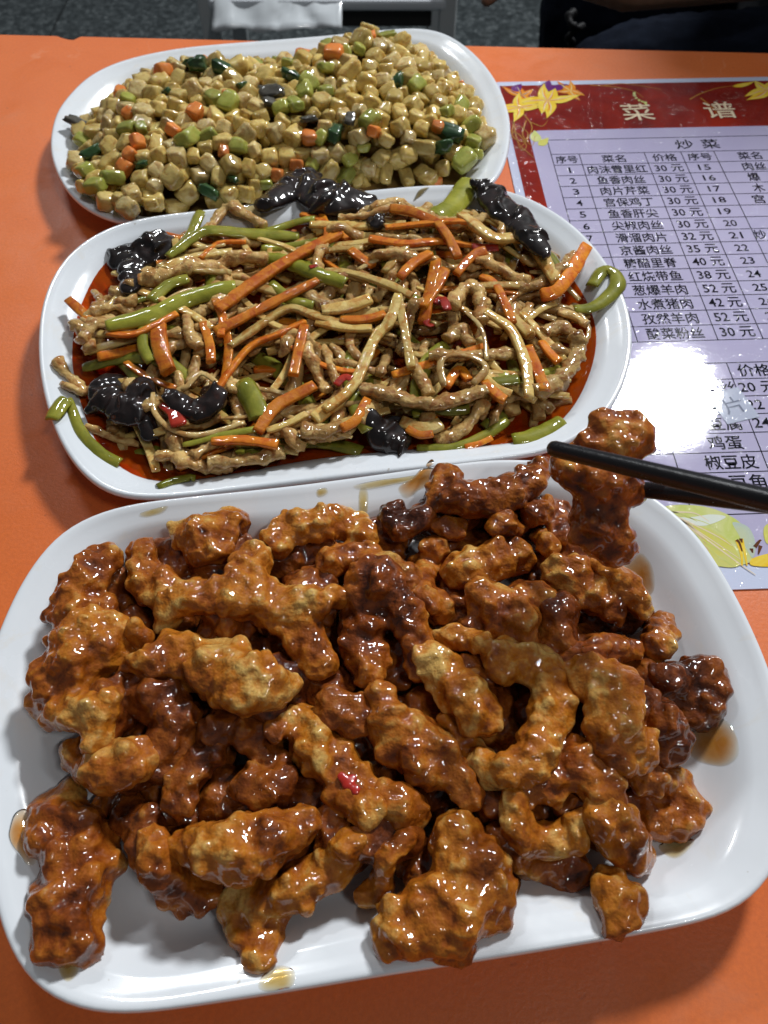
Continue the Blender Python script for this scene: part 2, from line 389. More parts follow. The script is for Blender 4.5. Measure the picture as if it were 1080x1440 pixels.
MGL = [mat_glazed('brown_glaze', (0.040, 0.007, 0.002), (0.21, 0.045, 0.004), (0.42, 0.125, 0.010), (0.60, 0.34, 0.08)),
       mat_glazed('golden_glaze', (0.060, 0.011, 0.002), (0.27, 0.066, 0.005), (0.48, 0.165, 0.013), (0.66, 0.42, 0.12), 0.02),
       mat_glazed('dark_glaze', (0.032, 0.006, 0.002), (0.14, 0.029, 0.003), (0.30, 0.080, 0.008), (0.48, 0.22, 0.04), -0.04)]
ZS = 0.82
def chunk(paths, label, m=0, sink=0.62, zfix=None, zadd=0.0, group='fried chunks heaped on the large front plate', cat='fried chunk', name='fried_chunk', capz=0.062):
    """paths: lists of (px, py, radius px) traced over the photograph; the body settles on what lies beneath it"""
    sp = []; allz = []
    zz = []
    for P in paths:
        row = []
        for i, nd in enumerate(P):
            x, y, r = nd[:3]; z = 0.03
            if zfix is not None: z = nd[3] if len(nd) > 3 else zfix
            else:
                for _ in range(5):
                    p = at(x, y, z); rm = r*mpp(p); z = 0.5*z+0.5*(min(hmean(p[0], p[1], rm*0.6, 0.6)+rm*ZS*sink, capz)+zadd)
            row.append(z)
        zz.append(row)
    mean = np.mean([z for r_ in zz for z in r_])
    for P, row in zip(paths, zz):
        row = [0.65*z+0.35*mean if zfix is None else z for z in row]
        nodes = []
        for nd, z in zip(P, row):
            p = at(nd[0], nd[1], z); nodes.append([*p, nd[2]*mpp(p)])
        k = max(len(nodes), 1); n = max(2, (k-1)*4+1)
        N = catmull(nodes, n) if k > 1 else np.array(nodes*2)
        for q in N:
            r = q[3]*1.07; zf = ZS if zfix is None else 0.9
            fl = max(q[2], hget(q[0], q[1])+0.0 if False else q[2])
            sp.append((q[0], q[1], fl, r, zf))
            for _ in range(4):
                a = random.uniform(0, 2*pi); e = random.uniform(-0.2, 1.2); rr = r*random.uniform(0.26, 0.55); k_ = (r-rr*0.5)
                sp.append((q[0]+cos(a)*cos(e)*k_, q[1]+sin(a)*cos(e)*k_, fl+sin(e)*k_*zf, rr))
    for s in sp[::1]:
        splat(s[0], s[1], s[2], s[3], s[4] if len(s) > 4 else 1)
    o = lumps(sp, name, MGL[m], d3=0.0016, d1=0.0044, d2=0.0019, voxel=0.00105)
    tag(o, label, cat, group)
    return o

# hidden body of the heap: dark chunks lying on the plate under the ones in view
fill = [(150,830,40),(240,800,36),(330,800,40),(430,790,40),(530,770,36),(640,720,38),(730,720,36),(800,800,40),(860,860,34),
        (130,930,42),(230,960,44),(330,930,44),(430,900,44),(540,880,44),(640,860,44),(730,870,42),(820,930,40),(900,960,36),
        (190,1040,44),(290,1040,46),(390,1020,44),(490,1040,44),(590,1020,44),(690,1010,44),(790,1020,44),(880,1060,38),
        (260,1130,42),(350,1140,44),(440,1130,44),(540,1130,42),(640,1130,42),(730,1130,42),(820,1140,40),(400,1210,38),(480,1180,34),(600,1220,36),
        (200,880,34),(210,980,36),(330,870,36),(560,930,36),(480,960,34),(380,960,36),(690,930,36),(880,1000,34),(150,1000,34),(560,830,34),(440,840,34),(660,780,34),(260,850,32),(340,1180,32),(540,1180,32),(250,1190,30)]
k = 0
zones = [('at its left end', lambda x, y: x < 330), ('at its right end', lambda x, y: x > 740),
         ('far side of its middle', lambda x, y: y < 960), ('near side of its middle', lambda x, y: True)]
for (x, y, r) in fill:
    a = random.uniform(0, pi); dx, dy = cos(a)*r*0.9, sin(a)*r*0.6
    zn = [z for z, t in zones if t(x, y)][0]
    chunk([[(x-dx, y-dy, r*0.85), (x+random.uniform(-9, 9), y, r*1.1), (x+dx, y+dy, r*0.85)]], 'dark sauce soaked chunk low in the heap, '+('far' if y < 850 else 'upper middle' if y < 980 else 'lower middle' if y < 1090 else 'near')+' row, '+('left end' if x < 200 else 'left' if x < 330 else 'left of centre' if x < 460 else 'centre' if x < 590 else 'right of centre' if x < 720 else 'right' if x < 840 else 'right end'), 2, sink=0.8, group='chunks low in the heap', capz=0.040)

CH = [
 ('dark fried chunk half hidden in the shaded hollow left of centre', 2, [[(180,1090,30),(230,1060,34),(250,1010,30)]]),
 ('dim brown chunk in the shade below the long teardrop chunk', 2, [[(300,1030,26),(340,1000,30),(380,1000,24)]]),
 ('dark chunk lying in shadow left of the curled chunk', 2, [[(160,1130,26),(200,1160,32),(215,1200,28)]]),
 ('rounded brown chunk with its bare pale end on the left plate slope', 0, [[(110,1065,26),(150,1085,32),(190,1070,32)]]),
 ('flat lumpy chunk with whitish batter edge under the arched one, lower left', 0, [[(215,1180,24),(225,1215,30),(255,1250,32),(290,1258,24)]]),
 ('broad W shaped chunk reaching the near edge left of centre', 1, [[(492,1190,26),(455,1222,33),(405,1252,35),(345,1268,34),(345,1305,26),(362,1345,22)],[(375,1345,18),(385,1305,18),(395,1270,22)]]),
 ('large speckled chunk at the bottom left corner, apart from the heap', 0, [[(92,1138,34),(70,1172,38),(112,1182,50),(106,1240,54),(92,1300,46),(112,1325,34)],[(118,1335,20),(134,1338,16)]]),
 ('stubby chunk with a glossy round knob in the dark gap below centre', 0, [[(540,1120,24),(560,1135,28),(585,1140,24)]]),
 ('small brown lump poking out beneath the big knobbly near chunk', 0, [[(625,1342,18),(655,1338,18)]]),
 ('big knobbly chunk at the near edge with a crooked finger on its left', 1, [[(640,1165,30),(655,1215,50),(675,1255,46),(625,1285,50),(565,1300,38),(545,1325,26)],[(600,1325,24),(640,1325,24)],[(568,1182,18),(545,1205,19),(538,1240,19),(515,1258,18)]]),
 ('brown chunk under the curled one, lower right of the heap', 0, [[(700,1175,22),(735,1200,28),(775,1215,30),(812,1222,26),(800,1240,18)]]),
 ('pointed chunk hanging over the near rim on the right', 1, [[(858,1240,24),(868,1272,32),(862,1305,22)],[(893,1262,20),(895,1285,16)]]),
 ('crumpled chunk with a translucent skin at the far right of the heap', 0, [[(905,1090,28),(950,1105,24),(966,1142,26),(928,1152,26),(898,1130,26)],[(912,1162,16),(905,1148,18)]]),
 ('knotted dark chunk at the right edge beside the amber puddle', 2, [[(932,950,22),(955,965,34),(990,948,28),(1004,985,22),(975,1005,26)],[(930,1015,32),(945,1045,28),(925,1055,22)]]),
 ('small upright amber chunk on the right plate slope', 1, [[(934,880,22),(925,912,24)]]),
 ('dark glossy chunk mirroring the lamp, right of centre', 2, [[(785,860,30),(780,900,32),(775,930,26)]]),
 ('small chunk with a nipple tip just above the bumpy right chunk', 0, [[(815,930,28),(845,922,30),(880,910,20),(893,915,13)]]),
 ('brown chunk lying in the dark gap at the centre of the heap', 2, [[(465,990,26),(500,1008,28),(535,985,22)]]),
 ('wide chunk with a blunt tongue pointing down at the centre', 0, [[(538,985,24),(555,1030,38),(595,1058,44),(636,1088,30),(660,1125,19)]]),
 ('tall bumpy chunk with a pale scab, right of centre', 1, [[(828,958,36),(872,962,32),(862,1008,40),(858,1055,36)],[(905,1040,22),(900,1070,22)]]),
 ('broad smooth topped chunk on the right side of the heap', 0, [[(790,1058,32),(828,1088,34),(852,1112,28)],[(772,1098,32),(742,1108,28)]]),
 ('curled ear shaped chunk below the broad smooth one', 1, [[(722,1120,22),(726,1160,25),(757,1182,25),(797,1178,26),(816,1150,18)]]),
 ('smooth rounded amber chunk with a dark red tip, lower right', 1, [[(845,1148,30),(872,1178,36),(896,1205,26)]]),
 ('ring shaped dark chunk with knobs in the shaded hollow', 2, [[(345,1030,26),(383,1065,24),(395,1108,24),(350,1105,30)],[(300,1062,22),(262,1092,28),(252,1130,24)]]),
 ('chunk with a bright red pepper fleck, left of centre', 1, [[(385,1030,20),(425,1008,20),(440,1048,34),(472,1080,34),(498,1115,34),(520,1142,24)]]),
 ('arched golden chunk lying across the lower left of the heap', 1, [[(262,1188,26),(310,1198,38),(368,1190,38),(415,1165,32),(437,1158,20)],[(345,1222,26),(300,1218,24)]]),
 ('tall chunk at the upper left corner of the heap', 0, [[(152,790,24),(118,815,32),(105,858,38),(138,872,34)],[(95,895,26),(90,910,22)]]),
 ('big rough chunk on the left edge of the heap', 1, [[(115,895,36),(160,905,36),(102,940,46),(78,988,36),(118,1000,30)],[(155,985,20),(140,1018,22),(132,1045,22)]]),
 ('small square golden bit between the left chunk and the teardrop chunk', 1, [[(188,888,17),(202,902,18)]]),
 ('brown chunk with a pale crust behind the upper left chunk', 0, [[(202,772,20),(208,815,30),(238,835,30)]]),
 ('hollow topped chunk near the far left rim', 1, [[(332,735,24),(292,752,30),(256,752,22)],[(305,775,22),(280,772,24)]]),
 ('crusty crescent chunk near the far rim, left of centre', 1, [[(392,765,23),(402,745,22),(440,740,28),(482,738,28),(515,755,22)],[(505,775,16),(460,782,14)]]),
 ('smooth brown chunk just right of the crusty crescent', 0, [[(462,792,22),(500,782,24),(535,792,20)]]),
 ('pair of small dark nuggets joined together near the far rim', 2, [[(553,725,20),(560,745,20),(598,728,20)]]),
 ('knobbly branching chunk at the far rim, right of centre', 0, [[(630,670,22),(618,702,22),(655,700,28),(700,700,28),(742,682,24),(757,662,18)]]),
 ('pale bit of bare batter just below the branching chunk', 1, [[(705,738,23),(720,742,18)]]),
 ('pointed smooth nugget left of the held chunk', 0, [[(750,720,22),(784,722,20),(790,750,18)]]),
 ('pale onion like nugget under the pointed smooth one', 1, [[(770,768,18),(752,752,14)]]),
 ('small round nugget behind the log shaped chunk', 0, [[(640,745,20),(618,740,16)]]),
 ('short crooked chunk left of the log shaped chunk', 0, [[(612,770,22),(602,798,24),(590,830,20),(618,855,26)]]),
 ('log shaped chunk in the upper right of the heap', 1, [[(642,808,24),(682,795,30),(722,778,27),(738,788,18)]]),
 ('smooth wide chunk glowing orange right of centre', 0, [[(690,848,36),(722,880,34),(745,902,20)],[(760,835,22),(735,845,22)]]),
 ('small dark bead of a chunk with a glint at the centre right', 2, [[(655,885,18),(665,880,16)]]),
 ('brown chunk directly under the held piece', 0, [[(785,808,28),(820,822,34),(852,852,26),(866,868,16)]]),
 ('thin skinned translucent chunk at the right under the held piece', 1, [[(848,800,18),(880,828,26),(900,855,18)]]),
 ('folded upright chunk at the centre of the heap', 0, [[(530,808,34),(512,860,34),(508,905,34),(520,945,26)],[(545,820,28),(572,870,28),(588,925,22),(592,945,18)]]),
 ('crescent chunk sweeping round the centre right', 1, [[(702,928,30),(752,935,34),(776,980,30),(768,1030,32),(738,1078,30),(692,1085,26),(662,1058,24),(630,1012,16)]]),
 ('small orange lump joining the fold to the crescent', 1, [[(612,900,16),(650,898,20),(685,908,16)]]),
 ('pale crusted tongue shaped chunk inside the crescent', 1, [[(598,925,22),(628,955,32),(662,985,34),(680,1012,26)]]),
 ('long teardrop chunk pointing left, upper left of the heap', 1, [[(178,936,14),(220,928,28),(272,930,40),(330,950,46),(375,968,34),(422,960,10)],[(345,1002,13),(345,985,18)]]),
 ('star shaped chunk with four arms on top of the heap', 1, [[(230,878,16),(250,845,26),(295,842,28),(340,838,34),(385,852,32),(430,848,26),(468,842,22)],[(358,785,26),(345,820,32)],[(400,862,30),(430,897,30),(452,935,25)]]),
]
import time as _t
t_0 = _t.time()
SMASH = {}
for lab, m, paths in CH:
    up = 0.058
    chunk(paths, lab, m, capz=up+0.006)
    if 'pepper fleck' in lab:
        sp = []
        for x_, y_, r_ in ((480, 1092, 9), (490, 1102, 12), (500, 1110, 9), (496, 1094, 8)):
            z_ = 0.05
            for _ in range(8): p_ = at(x_, y_, z_); z_ = 0.5*z_+0.5*hmean(p_[0], p_[1], 0.002, 0.6)
            sp.append((*p_[:2], z_, r_*mpp(p_), 0.35))
        mr_ = NT('red_pepper_fleck'); mr_.set(Base_Color=(0.42, 0.018, 0.010), Roughness=0.3, Coat_Weight=1.0, Coat_Roughness=0.05)
        tag(lumps(sp, 'pepper_fleck', mr_.m, voxel=0.0008, d1=0.001, d2=0), 'bright red pepper fleck stuck on a chunk left of the heap centre', 'pepper fleck')
    pass
# the piece held up by the chopsticks
chunk([[(848,604,28,0.106),(882,602,28,0.105),(872,628,36,0.103),(828,626,24,0.103)],
       [(870,630,32,0.102),(845,668,32,0.098),(805,668,26,0.098)],
       [(800,660,26,0.096),(840,685,34,0.092),(882,690,28,0.090)],
       [(845,690,34,0.090),(836,738,36,0.082),(858,765,34,0.076),(884,782,15,0.073)]],
      'lobed glazed piece held up by the black chopsticks', 0, zfix=0.085, group='pieces lifted off the heap', name='fried_chunk')
print('chunks', _t.time()-t_0)

# ------------------------------------------------------------------ chopsticks
def tube(P, rads, name, mat, seg=20, sq=0.0, cap=True, parent=None):
    P = np.asarray(P, float); n = len(P); T = np.gradient(P, axis=0); T /= np.linalg.norm(T, axis=1)[:, None]
    up = np.array([0, 0, 1.0]); v, f = [], []
    for i in range(n):
        s = np.cross(T[i], up); s /= np.linalg.norm(s); u = np.cross(s, T[i])
        for j in range(seg):
            a = 2*pi*j/seg; v.append(P[i]+rads[i]*(s*cos(a)+u*sin(a)))
    for i in range(n-1):
        for j in range(seg):
            a, b = i*seg+j, i*seg+(j+1) % seg; f.append((a, a+seg, b+seg, b))
    v.append(P[0]); v.append(P[-1]); k = len(v)
    for j in range(seg):
        f.append((j, (j+1) % seg, k-2)); f.append(((n-1)*seg+(j+1) % seg, (n-1)*seg+j, k-1))
    return link(name, mesh(name, v, f), mat, parent)
mb = NT('black_melamine'); vv = mb.vec(False); nn = mb.noise(vv, 500, 2)
sq_ = mb.ramp(mb.noise(vv, 240, 3, 0.7), [(0.62, (0.30,)*3), (0.70, (0.12,)*3)])
mb.set(Base_Color=(0.012, 0.012, 0.014), Roughness=sq_, Specular_IOR_Level=0.5, Normal=mb.bump(nn, 0.25, 0.0004))
def chopstick(a, b, r0, r1, ext, label):
    a = np.array(a); b = np.array(b); d_ = (b-a)/np.linalg.norm(b-a); L = 0.235
    ts_ = [0, 0.0005, 0.0015, 0.003, 0.005]+list(np.linspace(0.02, L-0.004, 12))+[L-0.001, L]
    P = [a+d_*t for t in ts_]
    R = []
    for t in ts_:
        r = r0+(r1-r0)*min(t/0.14, 1.25)
        if t < 0.003: r *= sqrt(max(1-((0.003-t)/0.003)**2, 0.06))
        if t > L-0.003: r *= 0.85
        R.append(r)
    o = tube(P, R, 'chopstick', mb.m); tag(o, label, 'chopstick', 'pair of black chopsticks'); return recenter(o)
chopstick(at(771, 629, 0.112), at(1080, 703, 0.150), 0.0031, 0.0040, 0, 'upper black chopstick crossing in front of the held piece')
chopstick(at(800, 677, 0.070), at(1080, 708, 0.118), 0.0031, 0.0040, 0, 'lower black chopstick passing behind the held piece')

# ------------------------------------------------------------------ sauce stains on china
MAMB = mat_film('amber_sauce', (0.84, 0.50, 0.15), (0.72, 0.34, 0.06), strength=0.4)
MPALE = mat_film('thin_yellow_sauce', (0.80, 0.62, 0.28), (0.88, 0.76, 0.46), strength=0.3)
MRED = mat_film('red_oil', (0.85, 0.16, 0.008), (0.55, 0.055, 0.004), strength=0.65, wav=1.0, scale=45)
def smear(pts, mat, label, th=0.0005, group=None, name='sauce_smear', raw=0.0, zoff=0.0002, wob=0.22, loc=None, kind=None, cat='sauce stain'):
    """thin domed film that follows the china below it; pts in photo pixels"""
    W = []
    for x, y in pts:
        z = 0.01
        for _ in range(6): p = at(x, y, z); z = hbase(p[0], p[1])
        W.append(p[:2])
    D = catmull(W, 72, True); c = D.mean(0)
    v, f = [], []
    K = 12
    for i in range(K):
        t = 1-i/K
        for j, q in enumerate(D):
            a = 1+wob*noise.noise(Vector((q[0]*90, q[1]*90, 3.1)))
            p = c+(q-c)*t*a
            v.append((p[0], p[1], hbase(p[0], p[1])+zoff+th*max(1-t*t, 0)**0.6))
    v.append((c[0], c[1], hbase(c[0], c[1])+zoff+th)); n = len(D)
    for i in range(K-1):
        for j in range(n):
            a, b = i*n+j, i*n+(j+1) % n; f.append((a, b, b+n, a+n))
    for j in range(n): f.append(((K-1)*n+j, (K-1)*n+(j+1) % n, len(v)-1))
    me_ = mesh(name, v, f); al = me_.attributes.new('thin', 'FLOAT', 'POINT'); n_ = len(D)
    al.data.foreach_set('value', [max(0, ((1-i/K)**2.2)-0.25*noise.noise(Vector((q_[0]*160, q_[1]*160, i*0.2)))) for i in range(K) for q_ in D]+[0.0])
    o = link(name, me_, mat); recenter(o); tag(o, label, cat, group, kind); return o
def circ(x, y, a, b, n=9, rot=0.0):
    return [(x+cos(rot)*a*cos(2*pi*i/n)-sin(rot)*b*sin(2*pi*i/n), y+sin(rot)*a*cos(2*pi*i/n)+cos(rot)*b*sin(2*pi*i/n)) for i in range(n)]
# ------------------------------------------------------------------ red oil and heap of shreds on the middle plate
def inset_poly(Pl, dfun, n=140):
    c = Pl['c']; out = []
    for k in range(n):
        t = 2*pi*k/n-pi; r = float(np.interp(t, Pl['T'], Pl['R'], period=2*pi))-dfun(t)
        out.append((c[0]+r*cos(t), c[1]+r*sin(t)))
    return out
def pool(name, Pl, dfun, level, mat, label, rings=10):
    D = inset_poly(Pl, dfun); c = Pl['c']; v, f = [], []; n = len(D)
    for i in range(rings):
        t = 1-i/rings
        for q in D:
            x = c[0]+(q[0]-c[0])*t; y = c[1]+(q[1]-c[1])*t
            v.append((x, y, hbase(x, y)+0.0004 if i == 0 else max(hbase(x, y)+0.0012, level(x, y))))
    v.append((*c, level(*c)))
    for i in range(rings-1):
        for j in range(n):
            a, b = i*n+j, i*n+(j+1) % n; f.append((a, b, b+n, a+n))
    for j in range(n): f.append(((rings-1)*n+j, (rings-1)*n+(j+1) % n, n*rings))
    o = link(name, mesh(name, v, f), mat); recenter(o); tag(o, label, 'sauce', kind='stuff'); return o
pool('sauce_pool', PM, lambda t: 0.0190+0.004*noise.noise(Vector((cos(t)*2.5, sin(t)*2.5, 0.3))), lambda x, y: 0.0115+TILT*(y-0.225)*0.6, MRED, 'glossy orange red oil pooled under the shredded pork')

M_PORK = mat_food('pork_shred', (0.46, 0.27, 0.085), (0.62, 0.43, 0.165), (0.28, 0.085, 0.012), 0.8, 0.35, 330, 0.0012, 1.0, spread=0.43)
M_CARR = mat_food('carrot', (0.58, 0.15, 0.008), (0.70, 0.25, 0.015), (0.42, 0.06, 0.006), 0.8, 0.3, 250, 0.0006, 1.0, spread=0.45)
M_BAMB = mat_food('bamboo_shoot', (0.56, 0.38, 0.10), (0.68, 0.51, 0.19), (0.45, 0.17, 0.02), 0.85, 0.3, 300, 0.0006, 1.0, spread=0.45)
M_GREEN = mat_food('celery_green', (0.15, 0.155, 0.012), (0.27, 0.26, 0.03), (0.30, 0.20, 0.02), 0.5, 0.25, 200, 0.0004, 1.0, spread=0.52)
M_BRIGHT = mat_food('bright_green_pepper', (0.17, 0.175, 0.010), (0.29, 0.28, 0.03), (0.28, 0.25, 0.03), 0.3, 0.2, 200, 0.0003, 1.0, spread=0.58)
M_ONION = mat_food('onion_shred', (0.42, 0.26, 0.09), (0.55, 0.40, 0.16), (0.30, 0.12, 0.02), 0.7, 0.2, 220, 0.0004, 1.0, spread=0.46)
M_EAR = mat_food('black_wood_ear', (0.006, 0.004, 0.004), (0.018, 0.010, 0.009), (0.045, 0.010, 0.005), 0.5, 0.22, 60, 0.0008, 1.0, 0.0, spread=0.55)
M_CHILI = mat_food('red_chili', (0.30, 0.012, 0.006), (0.42, 0.03, 0.01), (0.12, 0.01, 0.005), 0.6, 0.2, 200, 0.0005, 1.0, 0.1)
MATS = dict(p=M_PORK, c=M_CARR, b=M_BAMB, g=M_GREEN, G=M_BRIGHT, o=M_ONION, r=M_CHILI)
KIND = dict(p=('pork_shred', 'pork shred'), c=('carrot_shred', 'carrot shred'), b=('bamboo_shoot_shred', 'bamboo shred'), g=('celery_slice', 'celery slice'), G=('green_pepper_slice', 'pepper slice'), o=('onion_ring', 'onion shred'), r=('chili_flake', 'chili flake'))
def strip_body(N, W, kind, seed):
    """N centre points, W half widths; cross section by kind"""
    n = len(N); T = np.gradient(N, axis=0); T /= np.maximum(np.linalg.norm(T, axis=1), 1e-9)[:, None]
    up = np.array([0, 0, 1.0]); seg = 12; v, f = [], []
    rs = random.Random(seed); tw = rs.uniform(-0.5, 0.5); tw2 = rs.uniform(-0.5, 0.5)
    for i in range(n):
        s = np.cross(T[i], up); l = np.linalg.norm(s); s = s/l if l > 1e-6 else np.array([1.0, 0, 0]); u = np.cross(s, T[i])
        a0 = tw+(tw2-tw)*i/n
        if kind in 'gG': a0 *= 0.8
        s2 = s*cos(a0)+u*sin(a0); u2 = -s*sin(a0)+u*cos(a0)
        e = min(i, n-1-i)
        k = 1.0
        if kind == 'p': k = (0.0, 0.62, 0.88)[e] if e < 3 else 1.0
        elif kind in 'cbG': k = (0.0, 0.93, 0.99)[e] if e < 3 else 1.0
        else: k = (0.0, 0.75, 0.93)[e] if e < 3 else 1.0
        wv, hv = W[i]*k, W[i]*k
        for j in range(seg):
            a = 2*pi*j/seg; ca, sa = cos(a), sin(a)
            if kind in 'cb':
                ex = 0.42; x = abs(ca)**ex*(1 if ca >= 0 else -1); y = abs(sa)**ex*(1 if sa >= 0 else -1)*0.50
            elif kind in 'gG':
                x = ca; y = sa*0.20+0.32*(1-ca*ca)-0.16
            elif kind == 'r':
                x = ca; y = sa*0.22
            elif kind == 'o':
                x = ca; y = sa*0.5
            else:
                x = ca; y = sa*0.72
            q = N[i]+s2*x*wv+u2*y*hv
            if kind == 'p':
                nz = noise.noise(Vector(q*190+np.array([seed*1.3, 0, 0])))*0.60+noise.noise(Vector(q*480))*0.30
                q = q+(q-N[i])*nz
            elif kind in 'cbgGor':
                q = q+(q-N[i])*noise.noise(Vector(q*160+np.array([seed*1.3, 0, 0])))*0.14
            v.append(q)
    for i in range(n-1):
        for j in range(seg):
            a, b = i*seg+j, i*seg+(j+1) % seg; f.append((a, a+seg, b+seg, b))
    return v, f
cnt = [0]
def capm(x, y):      # ceiling of the mound on the middle plate
    dd = PM['inside'](x, y); t = min(max((dd-0.012)/0.055, 0), 1)
    return 0.010+TILT*(y-0.225)+0.036*(1-(1-t)**2)
def drape(XY, hw, kind, cap, prox=None):
    hh = hw*(0.25 if kind in 'gGr' else 0.62 if kind in 'cb' else 0.5 if kind == 'o' else 0.85)
    z = np.array([hmean(p[0], p[1], hw*0.7, 0.75) for p in XY])+hh*0.85
    z = np.minimum(z, np.array([cap(p[0], p[1]) for p in XY])+hh)
    fl = np.array([hbase(p[0], p[1]) for p in XY])+hh*0.9
    z0 = z.copy()
    if kind in 'cb': z0 = z0-hh*0.7
    for _ in range(220 if kind in 'cb' else 60):
        zs = z.copy(); zs[1:-1] = 0.25*z[:-2]+0.5*z[1:-1]+0.25*z[2:]; zs[0] = 2*zs[1]-zs[2] if False else 0.5*z[0]+0.5*z[1]; zs[-1] = 0.5*z[-1]+0.5*z[-2]
        z = np.maximum(np.maximum(zs, z0-hh*0.8), fl)
    return z, hh
def strip(xy, hw, kind, label, cap=capm, group=None, seed=None, wvar=0.12):
    cnt[0] += 1; seed = cnt[0] if seed is None else seed
    L = sum(np.linalg.norm(np.diff(xy, axis=0), axis=1)); n = int(max(9, min(44, L/ (0.0015 if kind == 'p' else 0.0030))))
    D = catmull(xy, n); z, hh = drape(D, hw, kind, cap)
    N = np.column_stack([D, z])
    # square off / round the end: duplicate end rings for caps
    e0 = N[0]-(N[1]-N[0])*0.02; e1 = N[-1]+(N[-1]-N[-2])*0.02
    N = np.vstack([e0-(N[1]-N[0])*0.02, e0, N, e1, e1+(N[-1]-N[-2])*0.02])
    W = [hw*(1+wvar*noise.noise(Vector((i*0.35, seed*3.7, 0))))*(1-(0.35*((i/len(N)-0.5)*2)**4 if kind in 'cb' else 0.55*((i/len(N)-0.5)*2)**4 if kind in 'gGo' else 0.25*((i/len(N)-0.5)*2)**6)) for i in range(len(N))]
    if kind == 'p': W = [w_0*(1+0.35*noise.noise(Vector((i*0.16, seed*1.9, 4)))) for i, w_0 in enumerate(W)]
    v, f = strip_body(N, W, kind, seed)
    nm, cat = KIND[kind]
    o = link(nm, mesh(nm, v, f), MATS[kind]); recenter(o); tag(o, label, cat, group or 'shreds tangled on the middle plate')
    step = max(1, len(D)//16)
    for p in N[::1]: splat(p[0], p[1], p[2], hw*0.95, hh/hw)
    return o
def zone(Pl, x, y, plate_name):
    c = Pl['c']; dx, dy = x-c[0], y-c[1]
    col = 'left end' if dx < -0.10 else 'left' if dx < -0.04 else 'centre' if dx < 0.04 else 'right' if dx < 0.10 else 'right end'
    row = 'far edge' if dy > 0.045 else 'far half' if dy > 0 else 'near half' if dy > -0.045 else 'near edge'
    return col+', '+row+' of the '+plate_name
zcount = {}
def rnd_strips(n, kinds, base=True):
    k = 0
    while k < n:
        c = PM['c']; x = c[0]+random.uniform(-0.155, 0.155); y = c[1]+random.uniform(-0.11, 0.11)
        if PM['inside'](x, y) < 0.026: continue
        kind = random.choice(kinds)
        L = random.uniform(0.025, 0.055) if kind == 'p' else random.uniform(0.035, 0.07); a = random.uniform(0, pi); cv = random.uniform(-1, 1)*(20 if kind in 'po' else 7)
        pts = []
        for s in np.linspace(-0.5, 0.5, 5):
            aa = a+cv*s*L*1.5
            pts.append((x+cos(aa)*s*L, y+sin(aa)*s*L))
        if min(PM['inside'](*p) for p in pts) < 0.021: continue
        hw = dict(p=random.uniform(0.0026, 0.0040), c=random.uniform(0.0018, 0.0026), b=random.uniform(0.0018, 0.0027), g=random.uniform(0.003, 0.005), o=random.uniform(0.0012, 0.002))[kind]
        desc = dict(p='pale brown pork shred', c='thin orange carrot shred', b='pale bamboo shred', g='green celery slice', o='limp onion strand')[kind]
        if base: under(np.array(pts), hw, kind, k)
        else: strip(np.array(pts), hw, kind, ('short ' if L < (0.040 if kind == 'p' else 0.05) else 'long ')+('curled ' if abs(cv) > (10 if kind in 'po' else 3.5) else 'straight ')+desc+' at the '+zone(PM, x, y, 'middle plate'), group=KIND[kind][1]+'s in the tangle')
        k += 1
t_0 = _t.time()
UV, UF, UM = [], [], []
def under(xy, hw, kind, seed):
    D = catmull(xy, 9); z, hh = drape(D, hw, kind, lambda x, y: capm(x, y)-0.006); N = np.column_stack([D, z])
    N = np.vstack([N[0]-(N[1]-N[0])*0.03, N[0]-(N[1]-N[0])*0.02, N, N[-1]+(N[-1]-N[-2])*0.02, N[-1]+(N[-1]-N[-2])*0.03])
    v, f = strip_body(N, [hw]*len(N), kind, seed); b = len(UV); UV.extend(v); UF.extend([tuple(i+b for i in q) for q in f]); UM.extend(['pcbgo'.index(kind)]*len(f))
    for p in N: splat(p[0], p[1], p[2], hw*0.95, hh/hw)
rnd_strips(330, 'ppppppcbbbgo')
um = mesh('shredded_filling', UV, UF); uo = link('shredded_filling', um, [MATS[k] for k in 'pcbgo']); um.polygons.foreach_set('material_index', UM); recenter(uo)
tag(uo, 'lower tangle of mixed shreds glimpsed between the top ones', 'shredded food', kind='stuff')
rnd_strips(130, 'pppppppcbbbgoo', False)
def px2xy(P, z0=0.03):
    out = []
    for x, y in P:
        z = z0
        for _ in range(5): p = at(x, y, z); z = 0.5*z+0.5*(min(max(hmean(p[0], p[1], 0.003, 0.7), hbase(p[0], p[1])), capm(p[0], p[1]))+0.002)
        out.append(p[:2])
    return np.array(out), mpp(p)
def tr(origin, kind, w_, P, label, sc=2.4545):
    Q = [(origin[0]+x/sc, origin[1]+y/sc) for x, y in P]
    if len(Q) == 2: Q = [Q[0], ((Q[0][0]+Q[1][0])/2, (Q[0][1]+Q[1][1])/2), Q[1]]
    XY, m = px2xy(Q)
    return strip(XY, w_/sc/2*m*(0.97 if kind == 'c' else 0.97 if kind in 'bp' else 1.35 if kind in 'gG' else 1.1), kind, label)
A, B = (40, 230), (460, 230)
